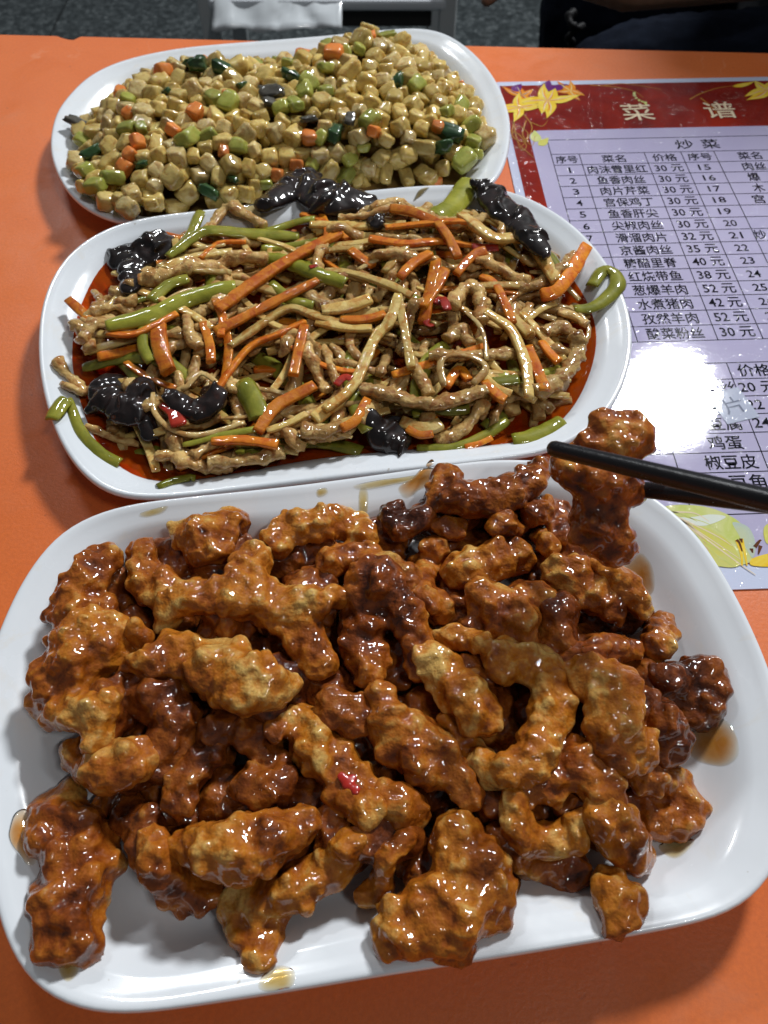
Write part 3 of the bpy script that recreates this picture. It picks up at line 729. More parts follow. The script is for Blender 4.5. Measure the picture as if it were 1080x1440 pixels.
def ear(origin, blobs, label, zadd=0.0, name='wood_ear', cat='wood ear', mat=None, sc=2.4545, d1=0.003):
    nd = []
    for x, y, r in blobs:
        z = 0.03; r = r/sc
        for _ in range(5):
            p = at(origin[0]+x/sc, origin[1]+y/sc, z); rm = r*mpp(p); z = hmean(p[0], p[1], rm*0.6, 0.6)+rm*0.30+zadd
        nd.append((p[0], p[1], z, rm))
    zm = np.mean([q[2] for q in nd]); nd = [(a, b, 0.6*c+0.4*zm, r) for a, b, c, r in nd]
    N = catmull(nd, (len(nd)-1)*5+1); sp = [(*q[:3], q[3]*1.02, 0.52) for q in N]
    R_m = max(q[3] for q in nd)
    # ruffled folds running over the lobe
    for k in range(int(4+len(nd)*1.6)):
        q = random.choice(nd); a = random.uniform(0, 2*pi); b = random.uniform(-1.6, 1.6); L = q[3]*random.uniform(0.9, 1.6); x, y = q[0]+cos(a+2)*q[3]*0.5, q[1]+sin(a+2)*q[3]*0.5; rr = q[3]*random.uniform(0.16, 0.32)
        for s_ in np.linspace(0, 1, 12):
            aa = a+b*s_; x += cos(aa)*L/12; y += sin(aa)*L/12
            dd = min(hypot(x-t[0], y-t[1])/max(t[3], 1e-6) for t in N); zt = q[2]+q[3]*0.50*sqrt(max(1-min(dd, 1)**2, 0))
            sp.append((x, y, zt+rr*0.15, rr*(0.6+0.4*sin(pi*s_)), 1.1))
    for s in sp: splat(*s[:4], s[4])
    o = lumps(sp, name, mat or M_EAR, voxel=0.0010, d1=d1, d2=0.0, ns=5); tag(o, label, cat, 'black wood ear pieces in the shredded pork'); return o

# --- traced pieces, lowest first (coordinates of the two enlarged halves of the plate)
for o_, k_, w_, P, lab in [
 (A,'c',36,[(150,500),(200,520),(212,552)],'orange carrot bit at the far left edge below the glossy black lump'),
 (A,'p',44,[(120,710),(150,750),(205,800)],'pork shred at the extreme left edge of the shredded dish'),
 (A,'p',30,[(130,790),(190,790),(215,770)],'short pork shred just under the leftmost pork shred'),
 (A,'p',48,[(150,560),(200,600),(215,640)],'knotty pork shred by the left rim, above the large round black lump'),
 (A,'p',50,[(185,630),(240,560),(300,530)],'forked pork shred rising toward the long green slice on the left'),
 (A,'p',50,[(225,490),(300,470),(365,480)],'pork shred beneath the glossy black lump near the left end'),
 (A,'g',34,[(150,840),(185,940),(250,1010),(315,1030)],'translucent green curl lying in red oil at the lower left'),
 (A,'p',28,[(200,910),(290,940),(380,965)],'thin pork shred below the big round black lump at left'),
 (A,'c',34,[(240,670),(310,650),(385,615)],'dull orange shred left of the wide carrot wedge'),
 (A,'g',30,[(400,570),(398,640),(425,690)],'yellowish green shred hugging the wide carrot wedge'),
 (A,'c',62,[(455,560),(455,630),(490,735)],'wide orange carrot wedge left of centre'),
 (A,'p',48,[(440,1005),(500,1000),(560,1040),(600,1040)],'lumpy pork shred in the oil at the near edge, left of centre'),
 (A,'p',44,[(560,1000),(660,970),(785,972)],'pork shred lying above the longest near edge shred'),
 (A,'p',50,[(620,1035),(750,1030),(885,1008)],'long horizontal pork shred along the near edge'),
 (A,'p',40,[(545,520),(560,590),(590,640)],'upright pork shred right of the carrot wedge'),
 (A,'p',40,[(580,650),(580,720),(560,760)],'pork shred directly under the upright one, right of the carrot wedge'),
 (A,'c',34,[(600,540),(630,640),(640,725)],'reddish carrot shred pointing down between pork shreds'),
 (A,'c',26,[(668,520),(665,600)],'short carrot piece below the tip of the longest carrot stick'),
 (A,'g',60,[(735,755),(785,850),(795,895)],'lumpy translucent celery piece near the middle of the near side'),
 (A,'p',50,[(870,900),(920,960),(960,1005)],'pale pork shred slanting down at the near side centre'),
 (A,'p',55,[(940,925),(1010,930),(1085,905)],'fat pork shred at the near side centre'),
 (A,'g',26,[(530,965),(640,935),(785,910)],'narrow green leek strip above the near edge, left of centre'),
 (A,'o',20,[(430,790),(440,870),(500,915),(600,930),(745,885)],'long limp noodle like onion strand on the left near side'),
 (A,'o',22,[(655,755),(600,735),(548,760),(530,830),(548,905)],'onion strand bent into a hook beside the dark red chili'),
 (A,'p',46,[(895,590),(880,685)],'short upright pork shred left of centre'),
 (A,'p',44,[(955,600),(980,690),(1035,780)],'pork shred slanting down just left of centre'),
 (A,'p',30,[(1020,620),(1050,720),(1070,765)],'slim shred beside the slanting one, left of centre'),
 (A,'c',40,[(770,670),(810,680),(855,695)],'stubby carrot lump below the long bowed carrot stick'),
 (A,'c',38,[(955,580),(930,680),(920,772)],'flat reddish carrot slice pointing down at the centre'),
 (A,'c',44,[(790,925),(860,850),(990,785)],'carrot slice with sauce rising toward the centre'),
 (A,'b',28,[(820,912),(960,868)],'pale bamboo stick by the rising carrot slice'),
 (A,'b',50,[(985,880),(1085,800)],'broad bamboo stick at the near side centre'),
 (A,'p',46,[(945,440),(1020,480),(1095,492)],'pork shred below the bright green pepper'),
 (A,'g',34,[(840,440),(910,470),(985,485)],'dark green slice behind the crossing carrot sticks'),
 (A,'g',32,[(530,270),(560,240),(600,208)],'yellow green slice sticking up at the far rim'),
 (A,'p',50,[(820,210),(700,200),(620,235)],'pale pork shred along the far edge above the green slice'),
 (A,'G',44,[(780,330),(880,335),(1000,380),(1095,440)],'bright green pepper slice at the upper centre'),
 (A,'g',46,[(480,325),(600,265),(760,235),(935,252)],'long green celery slice along the far edge'),
 (A,'b',36,[(472,352),(600,322),(705,312)],'pale blunt bamboo stick below the far celery slice'),
 (A,'c',26,[(590,318),(660,292),(755,292)],'thin carrot shred over the pale blunt bamboo stick'),
 (A,'b',22,[(800,300),(950,310)],'narrow pale stick above the bright pepper slice'),
 (A,'p',52,[(378,400),(480,415),(600,378),(710,352),(835,375)],'long wavy pork shred at the upper left'),
 (A,'g',40,[(420,470),(490,440),(560,425)],'sauce stained green slice under the wavy pork shred'),
 (A,'c',28,[(280,605),(370,580),(520,540)],'slim carrot shred beneath the long lower celery slice'),
 (A,'G',54,[(268,562),(420,520),(560,470),(720,445)],'long flat green celery slice slanting across the left'),
 (A,'c',36,[(640,570),(850,490),(998,398)],'middle one of three parallel carrot sticks'),
 (A,'b',40,[(692,622),(790,560),(900,520),(1000,530),(1095,565)],'long bowed bamboo stick left of centre'),
 (A,'c',36,[(640,800),(760,660),(860,580),(955,550)],'bowed carrot stick, lowest of the three parallel ones'),
 (A,'c',38,[(630,955),(740,945),(865,992)],'bright carrot slice near the bottom edge, left of centre'),
 (A,'c',42,[(652,500),(860,390),(1080,292)],'thick straight carrot stick, longest and topmost of three'),
 # right half
 (B,'p',40,[(0,240),(60,248),(125,262)],'pork shred at the far side just left of the orange bundle'),
 (B,'b',34,[(-60,208),(110,215),(272,205)],'long pale stick below the black lump at the far edge'),
 (B,'g',44,[(600,215),(690,285),(795,370)],'dark green slice beneath the long black lump at the upper right'),
 (B,'G',62,[(375,185),(430,150),(490,112)],'thick blunt green piece sticking up at the far rim'),
 (B,'p',50,[(125,290),(200,310),(315,330)],'wavy pork shred left of the orange bundle'),
 (B,'p',30,[(500,200),(560,190),(600,220),(606,285)],'pork shred curving over at the far right'),
 (B,'p',36,[(770,400),(810,350),(850,330)],'shred standing up at the right end near the rim'),
 (B,'p',40,[(800,500),(850,520),(895,560)],'reddish pork shred at the right edge of the heap'),
 (B,'p',50,[(750,575),(800,572),(850,600)],'pale rough pork shred at the right end'),
 (B,'p',66,[(850,600),(855,690),(800,760),(715,790)],'thick pork shred curved like a crescent at the right end'),
 (B,'p',48,[(350,665),(480,665),(655,690)],'pork shred behind the onion loop'),
 (B,'p',60,[(430,500),(480,430),(520,460),(535,560)],'big twisted pork shred right of centre'),
 (B,'p',54,[(415,610),(500,620)],'fat smooth pork piece right of centre'),
 (B,'p',42,[(510,340),(600,370),(700,400)],'sauce coated pork shred at the upper right'),
 (B,'p',40,[(225,600),(210,680),(180,745)],'upright brown shred at the centre'),
 (B,'p',44,[(270,640),(310,720),(355,800)],'brown shred slanting down at the centre'),
 (B,'p',50,[(370,955),(470,930),(550,820)],'pork shred curving up from the near edge'),
 (B,'b',50,[(255,895),(330,905),(392,905)],'pale square cut stick end near the bottom centre'),
 (B,'c',30,[(275,935),(365,938)],'short orange end under the pale square stick'),
 (B,'g',28,[(310,975),(440,980),(560,930),(620,900)],'thin green leek strip along the near rim, right half'),
 (B,'c',22,[(475,982),(570,942)],'tiny carrot tip on the near rim at right'),
 (B,'g',42,[(570,745),(660,740)],'green slice glimpsed through the onion loop'),
 (B,'c',36,[(410,775),(490,738)],'short carrot piece inside the onion loop'),
 (B,'b',28,[(535,720),(580,760),(630,825)],'bamboo stick beside the onion loop'),
 (B,'c',38,[(545,740),(590,800),(610,850)],'glossy carrot shred dipping into the oil at right'),
 (B,'c',36,[(50,935),(100,880),(140,815)],'carrot shred by the dark lump on the near side'),
 (B,'c',36,[(45,540),(120,538),(200,545)],'short horizontal carrot stick at the centre'),
 (B,'b',36,[(-40,530),(70,555),(155,590)],'bamboo stick under the short horizontal carrot'),
 (B,'b',44,[(-20,490),(70,485),(150,468)],'blunt pale stick end pointing right at the centre'),
 (B,'c',34,[(80,290),(120,345),(160,380)],'carrot shred slanting down left of the orange bundle'),
 (B,'c',30,[(200,250),(320,225),(490,245)],'curving carrot shred at the top of the orange bundle'),
 (B,'c',34,[(145,272),(280,265),(400,285),(505,305)],'flat carrot shred lying across the orange bundle'),
 (B,'c',36,[(215,180),(290,190),(400,225)],'reddest carrot shred at the far side of the orange bundle'),
 (B,'c',34,[(380,200),(420,270),(448,365)],'carrot shred pointing down from the orange bundle'),
 (B,'c',36,[(250,405),(300,360),(355,315)],'carrot shred rising left of the fan of shreds'),
 (B,'c',40,[(330,560),(345,480),(375,370)],'translucent pinkish shred below the orange bundle'),
 (B,'c',40,[(330,480),(375,420),(410,365)],'widest carrot shred in the fan right of centre'),
 (B,'c',34,[(445,390),(500,340),(548,305)],'carrot tip at the right side of the fan'),
 (B,'b',50,[(455,200),(560,270),(680,340),(790,415)],'long straight bamboo stick at the upper right'),
 (B,'b',40,[(620,500),(655,545),(700,590)],'blunt bamboo stub right of centre'),
 (B,'b',22,[(685,535),(790,480)],'needle thin bamboo sliver at the right end'),
 (B,'c',36,[(740,610),(770,640),(800,680)],'stubby carrot bit at the right end'),
 (B,'c',42,[(690,650),(720,710),(755,775)],'carrot stick leaning on the crescent shred'),
 (B,'c',48,[(735,470),(810,420),(880,345)],'broad carrot slice pointing out at the right end'),
 (B,'c',34,[(530,385),(580,450),(640,560)],'carrot shred running beside the long pale bent stick'),
 (B,'b',42,[(545,500),(630,590),(680,700),(697,805)],'long pale bent bamboo stick right of centre'),
 (B,'o',16,[(470,530),(535,600),(548,690)],'fine onion thread dropping into the loop'),
 (B,'o',26,[(402,790),(388,710),(430,668),(510,668),(548,710),(500,785)],'thick onion ring standing as a loop right of centre'),
 (B,'b',34,[(245,440),(262,560),(290,715)],'narrow bamboo stick dropping from the centre'),
 (B,'b',40,[(-10,850),(90,770),(165,660),(215,560),(245,440)],'longest bamboo stick sweeping down left of the centre'),
 (B,'p',62,[(118,770),(250,815),(380,835),(552,780)],'fattest pork shred across the near side, right of centre'),
 (B,'r',30,[(500,285),(545,272),(595,262)],'dark red chili flake at the upper right'),
 (B,'r',34,[(375,480),(395,495),(415,512)],'small bright red chili bit under the fan of carrot'),
 (B,'r',26,[(340,555),(360,585)],'dark red chili speck below the fan'),
 (B,'r',26,[(30,760),(60,745),(85,735)],'red chili fleck at the near side of the centre'),
 (A,'r',54,[(475,830),(505,860),(520,905)],'large dark red dried chili piece in the left hollow'),
 (A,'r',22,[(970,355),(995,345)],'tiny red fleck on the thick carrot stick'),
]:
    tr(o_, k_, w_, P, lab)
ear(A, [(310,300,56),(350,350,50),(345,400,40),(370,340,56),(420,320,60),(455,280,66)], 'glossy black wood ear lump near the upper left of the dish')
ear(A, [(285,800,78),(350,860,55),(385,760,50),(400,890,34)], 'largest round black wood ear at the lower left')
ear(A, [(490,800,36),(590,860,48),(660,830,40),(620,800,30)], 'wet black wood ear fold in the hollow left of centre')
ear(A, [(820,140,42),(880,112,56),(940,86,70),(1020,125,72),(1110,130,70),(1170,150,50),(1205,165,34)], 'long black wood ear resting on the far rim', zadd=0.004)
ear(B, [(150,870,34),(190,930,54),(250,960,50),(220,900,40)], 'dull black wood ear at the near edge, centre')
ear(B, [(512,64,22),(545,98,40),(570,136,56),(620,178,64),(670,215,62),(715,255,50),(752,300,28)], 'tapered black wood ear leaning over the far right rim', zadd=0.004, d1=0.003)
# celery curls hanging on the rims
for o_, k_, w_, P, lab in [
 (B,'G',42,[(855,490),(920,505),(985,470),(985,425),(940,410),(908,435)],'green celery curl hooked over the right rim'),
 (B,'G',50,[(640,960),(690,955),(750,925),(810,880)],'green leek slice draped over the near rim at right'),
 (A,'G',46,[(100,925),(128,875),(150,850)],'yellow green leek bit stuck on the left rim'),
 (A,'G',28,[(455,1140),(505,1100),(560,1078),(560,1095)],'small green leek curl on the near rim, left of centre'),
]: tr(o_, k_, w_, P, lab)
print('strips', _t.time()-t_0, cnt[0])

# ------------------------------------------------------------------ diced dish on the far plate
t_0 = _t.time()
M_DICE = [mat_food('potato_dice', (0.49, 0.34, 0.085), (0.63, 0.48, 0.165), (0.33, 0.15, 0.022), 0.75, 0.35, 200, 0.0006, 1.0, 0.4, spread=0.5, cb=0.5),
          mat_food('pork_dice', (0.51, 0.37, 0.13), (0.66, 0.52, 0.24), (0.33, 0.14, 0.022), 0.75, 0.35, 220, 0.0009, 1.0, 0.4, spread=0.5, cb=0.6)]
M_CD = mat_food('carrot_dice', (0.60, 0.15, 0.02), (0.70, 0.24, 0.05), (0.50, 0.20, 0.06), 0.5, 0.3, 250, 0.0004, 0.8, 0.15)
M_GD = mat_food('cucumber_dice', (0.24, 0.26, 0.035), (0.38, 0.38, 0.08), (0.30, 0.20, 0.03), 0.4, 0.25, 200, 0.0004, 0.9, 0.2)
M_DG = mat_food('dark_green_dice', (0.012, 0.045, 0.014), (0.03, 0.08, 0.02), (0.05, 0.05, 0.01), 0.4, 0.2, 200, 0.0003, 1.0, 0.0)
M_GR = mat_food('wood_ear_dice', (0.05, 0.045, 0.035), (0.10, 0.09, 0.07), (0.02, 0.015, 0.01), 0.5, 0.25, 200, 0.0008, 1.0, 0.0)
DS = 0.0065
def dice_mesh(name, mat, sx, sy, sz, rnd, bump_, seed, cuts=4):
    bm = bmesh.new(); bmesh.ops.create_cube(bm, size=2); bmesh.ops.subdivide_edges(bm, edges=bm.edges[:], cuts=cuts, use_grid_fill=True)
    for vv_ in bm.verts:
        p = vv_.co.copy(); s = p.normalized()*1.22
        e = max(sorted(map(abs, p))[1], 0)
        k = rnd*min(1, (sum(abs(c)**6 for c in p)-1)/2+0.15)
        q = p.lerp(s, k); n_ = noise.noise(q*1.3+Vector((seed*5, 0, 0)))*bump_+noise.noise(q*3.1+Vector((0, seed*5, 0)))*bump_*0.5
        q *= 1+n_
        vv_.co = Vector((q.x*sx*(1+0.15*q.z*sin(seed)), q.y*sy*(1+0.12*q.x*cos(seed*2)), q.z*sz))*DS
    me = bpy.data.meshes.new(name); bm.to_mesh(me); bm.free(); me.materials.append(mat); smooth(me); return me
dm = []
for i in range(14):
    r_ = random.Random(i); dm.append(dice_mesh('potato_cube', M_DICE[0 if i % 3 else 1], 1, r_.uniform(0.8, 1.05), r_.uniform(0.75, 1.0), r_.uniform(0.55, 0.95), 0.16, i+1))
for i in range(4):
    dm.append(dice_mesh('potato_cube', M_DICE[0], 1.35, r_.uniform(0.75, 0.9), 0.75, 0.6, 0.14, i+30))
def mk(mat, seed, sh): return dice_mesh('dice', mat, *sh, 0.75, 0.12 if sh[2] > 0.6 else 0.32, seed)
# outline of the heap on the far plate
hp = [(97,215),(103,175),(128,160),(165,134),(205,114),(250,100),(320,88),(400,80),(470,76),(520,72),(590,80),(640,104),(672,138),(690,165),(688,190),(672,222),(650,246),(600,256),(520,252),(450,262),(380,270),(320,286),(250,294),(180,298),(155,290),(120,272),(104,248)]
HPW = []
for x, y in hp:
    z = 0.015
    for _ in range(4): p = at(x, y, z); z = max(hbase(p[0], p[1]), 0.006)+0.008
    HPW.append(p[:2])
HPW = catmull(HPW, 200, True); hc = (HPW.max(0)+HPW.min(0))/2
hth = np.arctan2(HPW[:,1]-hc[1], HPW[:,0]-hc[0]); hrr = np.hypot(HPW[:,0]-hc[0], HPW[:,1]-hc[1]); o_ = np.argsort(hth)
def hin(x, y): return float(np.interp(atan2(y-hc[1], x-hc[0]), hth[o_], hrr[o_], period=2*pi))-hypot(x-hc[0], y-hc[1])
PKX, PKY = at(525, 70, 0.04)[:2]
def dome(x, y):
    t = min(max(hin(x, y)/0.060, 0), 1); return max(hbase(x, y), 0.0055)+0.029*(1-(1-t)**2.0)+0.004*math.exp(-((x-PKX)**2+(y-PKY)**2)/(2*0.04**2))
R0 = 0.0066
# the colourful pieces sit where the photograph has them
c1 = lambda x, y: (x/2, y/2); c2 = lambda x, y: (540+x/2, y/2)
SPC = []
for q, s in [(c1(340,270),11),(c1(365,330),11),(c1(390,410),13),(c1(368,447),12),(c1(550,330),14),(c1(490,380),12),(c1(630,435),10),(c1(688,112),17),(c1(850,170),18),(c1(890,122),12),(c1(940,165),16),(c1(1050,380),12),(c1(870,400),13),(c1(835,475),12),(c1(503,140),9),(c1(462,215),15),(c2(90,115),9),(c2(150,365),10),(c2(240,230),8),(c2(165,502),10),(c1(960,120),11)]:
    SPC.append((q, s, 'c', 'orange carrot dice'))
for q, s in [(c1(238,490),15),(c1(272,535),16),(c1(800,135),17),(c1(870,245),14),(c1(400,370),11),(c1(530,402),20),(c1(1040,350),16),(c1(900,400),12),(c1(985,460),12),(c1(1022,425),10),(c1(915,205),12),(c1(745,525),11),(c1(620,140),12),(c1(362,293),11),(c2(240,365),17),(c2(222,465),18),(c2(250,410),15),(c1(835,312),12),(c1(1010,150),11)]:
    SPC.append((q, s, 'g', 'pale green cucumber dice'))
for q, s in [(c1(470,265),9),(c1(560,195),20),(c1(820,225),14),(c1(680,245),8),(c1(400,467),9),(c1(590,548),15),(c1(655,510),9),(c2(40,237),12),(c2(188,385),18),(c2(160,425),19)]:
    SPC.append((q, s, 'd', 'dark green cucumber skin piece'))
for q, s in [(c1(212,355),18),(c1(765,272),20),(c1(868,345),14),(c1(985,345),12),(c1(760,300),12)]:
    SPC.append((q, s, 'w', 'grey black wood ear scrap'))
pos = []; rad = []; typ = []
for q, s, t_, lb in SPC:
    z = 0.03
    for _ in range(6): p = at(*q, z); z = 0.5*z+0.5*(dome(p[0], p[1])+0.006)
    pos.append((p[0], p[1], dome(p[0], p[1])+0.006)); rad.append(s*mpp(p)*0.68); typ.append((t_, lb, q))
nfix = len(pos)
bx0, bx1, by0, by1 = HPW[:,0].min(), HPW[:,0].max(), HPW[:,1].min(), HPW[:,1].max()
tries = 0
while len(pos) < nfix+335 and tries < 60000:
    tries += 1
    x, y = random.uniform(bx0, bx1), random.uniform(by0, by1)
    if hin(x, y) < R0*0.5: continue
    r = R0*random.choice((0.80, 0.88, 0.95, 1.0, 1.05, 1.14)); z = dome(x, y)+r*0.7
    P_ = np.array(pos); R_ = np.array(rad); dd = np.linalg.norm(P_-np.array([x, y, z]), axis=1)
    if (dd < (R_+r)*0.80).any(): continue
    pos.append((x, y, z)); rad.append(r); typ.append(None)
    if random.random() < 0.08: t_r = random.choice('cgggd'); typ[-1] = (t_r, dict(c='orange carrot dice', g='pale green cucumber dice', d='dark green cucumber skin piece', w='grey black wood ear scrap')[t_r], None); rad[-1] *= 0.8
P_ = np.array(pos); R_ = np.array(rad)
for it in range(60):
    D_ = P_[:, None]-P_[None]; L_ = np.linalg.norm(D_, axis=2)+np.eye(len(P_)); mn = (R_[:, None]+R_[None])*0.93
    ov = np.where(L_ < mn, mn-L_, 0)*(1-np.eye(len(P_)))
    sh = (D_/L_[..., None]*ov[..., None]).sum(1)*0.25; sh[:nfix] *= 0.15
    P_ = P_+sh
    for i in range(len(P_)):
        zt = dome(P_[i, 0], P_[i, 1])+R_[i]*0.7; P_[i, 2] = np.clip(P_[i, 2], zt-R_[i]*0.4, zt+R_[i]*0.8)
        k_ = hin(P_[i, 0], P_[i, 1])
        if k_ < R0*0.4: P_[i, :2] += (hc-P_[i, :2])*0.02
print('dice', len(P_), tries, _t.time()-t_0)
extra = [(c1(1035,85),15,0.004),(c1(1010,120),15,0.003),(c1(735,105),12,0.004),(c2(50,115),14,0.004)]
for q, s, dz in extra:
    p = at(*q, 0.045); P_ = np.vstack([P_, [p[0], p[1], dome(p[0], p[1])+0.006+dz]]); R_ = np.append(R_, s*mpp(p)*0.85); typ.append(None)
NAME = dict(c=('carrot_cube', 'carrot dice', M_CD), g=('cucumber_cube', 'cucumber dice', M_GD), d=('cucumber_skin', 'cucumber skin', M_DG), w=('wood_ear_scrap', 'wood ear', M_GR))
sel = 0
def potlabel(i):
    dd = np.linalg.norm(P_[:nfix]-P_[i], axis=1); j = int(dd.argmin()); sz = 'small' if R_[i] < R0*0.9 else 'large' if R_[i] > R0*1.03 else 'medium'
    c = PT['c']; dx = P_[i, 0]-c[0]
    col = 'left end' if dx < -0.10 else 'left third' if dx < -0.05 else 'left of middle' if dx < 0 else 'right of middle' if dx < 0.05 else 'right third' if dx < 0.1 else 'right end'
    dy = P_[i, 1]-c[1]; row = 'far side' if dy > 0.025 else 'near side' if dy < -0.025 else 'middle row'
    if dd[j] < 0.017: return sz+' pale cube touching '+typ[j][1]+', '+col+' of the far plate'
    return sz+' pale cube, '+row+', '+col+' of the farthest plate'
for i in range(len(P_)):
    t_ = typ[i]
    if t_ is None:
        o = bpy.data.objects.new('potato_cube', random.choice(dm)); C.objects.link(o)
        tag(o, potlabel(i), 'potato cube', 'potato cubes on the farthest plate')
        s = R_[i]*0.92
    else:
        nm, cat, mat = NAME[t_[0]]
        sh = dict(c=(1, 0.9, 0.8), g=(1.15, 0.9, 0.7), d=(1.2, 0.7, 0.55), w=(1.1, 0.7, 0.35))[t_[0]]
        me = mk(mat, i+3, sh); me.name = nm; o = bpy.data.objects.new(nm, me); C.objects.link(o)
        tag(o, t_[1]+' at the '+zone(PT, P_[i, 0], P_[i, 1], 'farthest plate'), cat, cat+' pieces on the farthest plate')
        s = R_[i]*1.15; P_[i, 2] += 0.0030
    s /= DS; o.location = P_[i]; o.scale = (s, s, s)
    o.rotation_euler = (random.uniform(-0.6, 0.6), random.uniform(-0.6, 0.6), random.uniform(0, 2*pi))
# lower layer nobody can pick apart, with its gravy
vb, fb = [], []
base_me = dm[0]; bv = np.array([v_.co[:] for v_ in dm[0].vertices]); bf = [list(p.vertices) for p in dm[0].polygons]
for _ in range(420):
    x, y = random.uniform(bx0, bx1), random.uniform(by0, by1)
    if hin(x, y) < R0*1.0: continue
    z = dome(x, y)-R0*0.55; 
    if z < hbase(x, y)+0.003: z = hbase(x, y)+0.004
    Rm = np.array(Matrix.Rotation(random.uniform(0, 6), 3, 'Z') @ Matrix.Rotation(random.uniform(-.6, .6), 3, 'X'))
    b0 = len(vb); vb += list((bv/DS*R0*0.95) @ Rm.T+np.array([x, y, z])); fb += [[k+b0 for k in q] for q in bf]
o = link('diced_filling', mesh('diced_filling', vb, fb), M_DICE[0]); recenter(o); tag(o, 'lower layer of cream coloured cubes glimpsed between the top ones', 'diced vegetables', kind='stuff')
MGRV = mat_film('brown_gravy', (0.55, 0.36, 0.12), (0.42, 0.24, 0.07), strength=0.8)
pool('gravy_pool', PT, lambda t: 0.026+0.004*noise.noise(Vector((cos(t)*2.5, sin(t)*2.5, 7.3))), lambda x, y: 0.0085, MGRV, 'thin brown gravy film under the diced heap on the farthest plate')

# ------------------------------------------------------------------ stains on the plates
SM = 'sauce smears on the large plate'
smear([(893,780),(905,777),(916,790),(921,815),(918,833),(905,842),(885,830),(878,800)], MAMB, 'amber sauce puddle on the far right slope of the front plate', group=SM)
smear([(972,1030),(990,1015),(1015,1013),(1035,1035),(1038,1062),(1020,1078),(995,1075),(972,1060)], MAMB, 'largest amber puddle at the right side of the front plate', group=SM, th=0.0016)
smear([(925,1190),(950,1180),(975,1182),(962,1200),(945,1206)], MPALE, 'faint pale smear below the translucent chunk on the right', group=SM)
smear([(700,1200),(722,1205),(735,1235),(725,1262),(700,1270),(690,1240)], MAMB, 'brown puddle right of the big knobbly near chunk', group=SM, th=0.0014)
smear([(372,1372),(395,1358),(415,1365),(414,1385),(390,1393),(365,1390)], MPALE, 'pale yellow smear below the W shaped chunk', group=SM)
smear([(82,1352),(105,1350),(112,1365),(98,1380),(86,1372)], MPALE, 'small yellowish smear under the bottom left chunk', group=SM)
smear([(18,1150),(38,1140),(48,1165),(52,1210),(36,1215),(12,1180)], MAMB, 'brown puddle left of the bottom left chunk', group=SM, th=0.0014)
smear([(562,685),(585,668),(605,662),(612,668),(590,690),(572,700)], MAMB, 'orange brown smear on the far slope beside the branching chunk', group=SM)
smear([(506,688),(516,690),(518,715),(512,735),(504,715)], MPALE, 'short brown drip on the far slope, left of the nugget pair', group=SM)
smear([(500,682),(560,672),(596,668),(592,674),(555,680),(508,688)], MPALE, 'yellow streak along the far rim of the front plate', group=SM)
smear([(445,690),(458,686),(462,694),(448,698)], MPALE, 'yellow spot on the far rim of the front plate', group=SM)
smear([(196,722),(215,716),(236,712),(228,720),(206,727)], MPALE, 'yellow streak at the upper left rim of the front plate', group=SM)
smear([(975,985),(1000,990),(1008,1005),(985,1008)], MPALE, 'pale smear just right of the knotted dark chunk', group=SM)
SM = 'sauce smears on the middle plate'
smear([(256,302),(266,300),(270,312),(264,316)], MPALE, 'small ochre drip on the far left rim of the middle plate', group=SM)
smear([(318,300),(345,296),(378,290),(376,302),(345,306),(325,306)], MPALE, 'yellow smear on the far rim of the middle plate', group=SM)
smear([(582,282),(598,280),(602,286),(588,289)], MPALE, 'faint smear on the far rim beside the thick green piece', group=SM)
smear([(604,74),(615,68),(620,80),(612,90),(604,84)], MPALE, 'brown smear on the far right rim of the farthest plate', group='sauce smears on the farthest plate')
# ------------------------------------------------------------------ laminated menu
MZ = 0.0008
def c5(x, y): return (700+x*0.35185, 180+y*0.35185)
def c6(x, y): return (700+x*0.35185, 480+y*0.35185)
MA = radians(2.15)
mo = at(*c5(197, 50), MZ)[:2]
def ml(px, py):      # menu local coordinates
    p = at(px, py, MZ)[:2]-mo; return np.array([p[0]*cos(MA)+p[1]*sin(MA), -p[0]*sin(MA)+p[1]*cos(MA)])
menu = empty('menu', (mo[0], mo[1], 0), MA); tag(menu, 'laminated price list with a red banner and lilac table, under the plates at right', 'menu')
def mat_print(name, col, col2=None, sc=40, rough=0.30, emboss=True):
    m = NT(name); v = m.vec(False)
    c = col
    if col2: c = m.ramp(m.noise(v, sc, 4, 0.6, 1.0), [(0.35, col), (0.65, col2)])
    sc1 = m.noise(v, 7, 3, 0.5)
    wv = m.new('TexWave'); wv.inputs['Scale'].default_value = 55; wv.inputs['Distortion'].default_value = 30; wv.inputs['Detail'].default_value = 4; m.l(v, wv.inputs['Vector'])
    scr = m.ramp(wv.outputs['Fac'], [(0.0, (1,)*3), (0.035, (0,)*3)])
    nb_ = m.bump(sc1, 0.08, 0.002); nb_ = m.bump(m.noise(v, 190, 3, 0.6), 0.06, 0.0005, nb_); nb2 = m.bump(scr, 0.30, 0.0003, nb_)
    m.set(Base_Color=c, Roughness=0.7, Specular_IOR_Level=0.0, Coat_Weight=1.0, Coat_Roughness=m.ramp(m.noise(v, 25, 4, 0.7), [(0.3, (0.03,)*3), (0.7, (0.06,)*3)]), Coat_Normal=nb2)
    return m.m
M_W = mat_print('menu_white', (0.55, 0.60, 0.76)); M_R = mat_print('menu_red', (0.15, 0.010, 0.006), (0.30, 0.022, 0.010), 12)
M_LI = mat_print('menu_lilac', (0.40, 0.37, 0.54), (0.45, 0.42, 0.58), 6); M_BK = mat_print('menu_black', (0.012, 0.012, 0.018)); M_CR = mat_print('menu_cream', (0.72, 0.60, 0.42))
M_Y = mat_print('lily_yellow', (0.78, 0.50, 0.03), (0.80, 0.62, 0.10), 90); M_O = mat_print('lily_orange', (0.70, 0.18, 0.02), (0.75, 0.32, 0.03), 90)
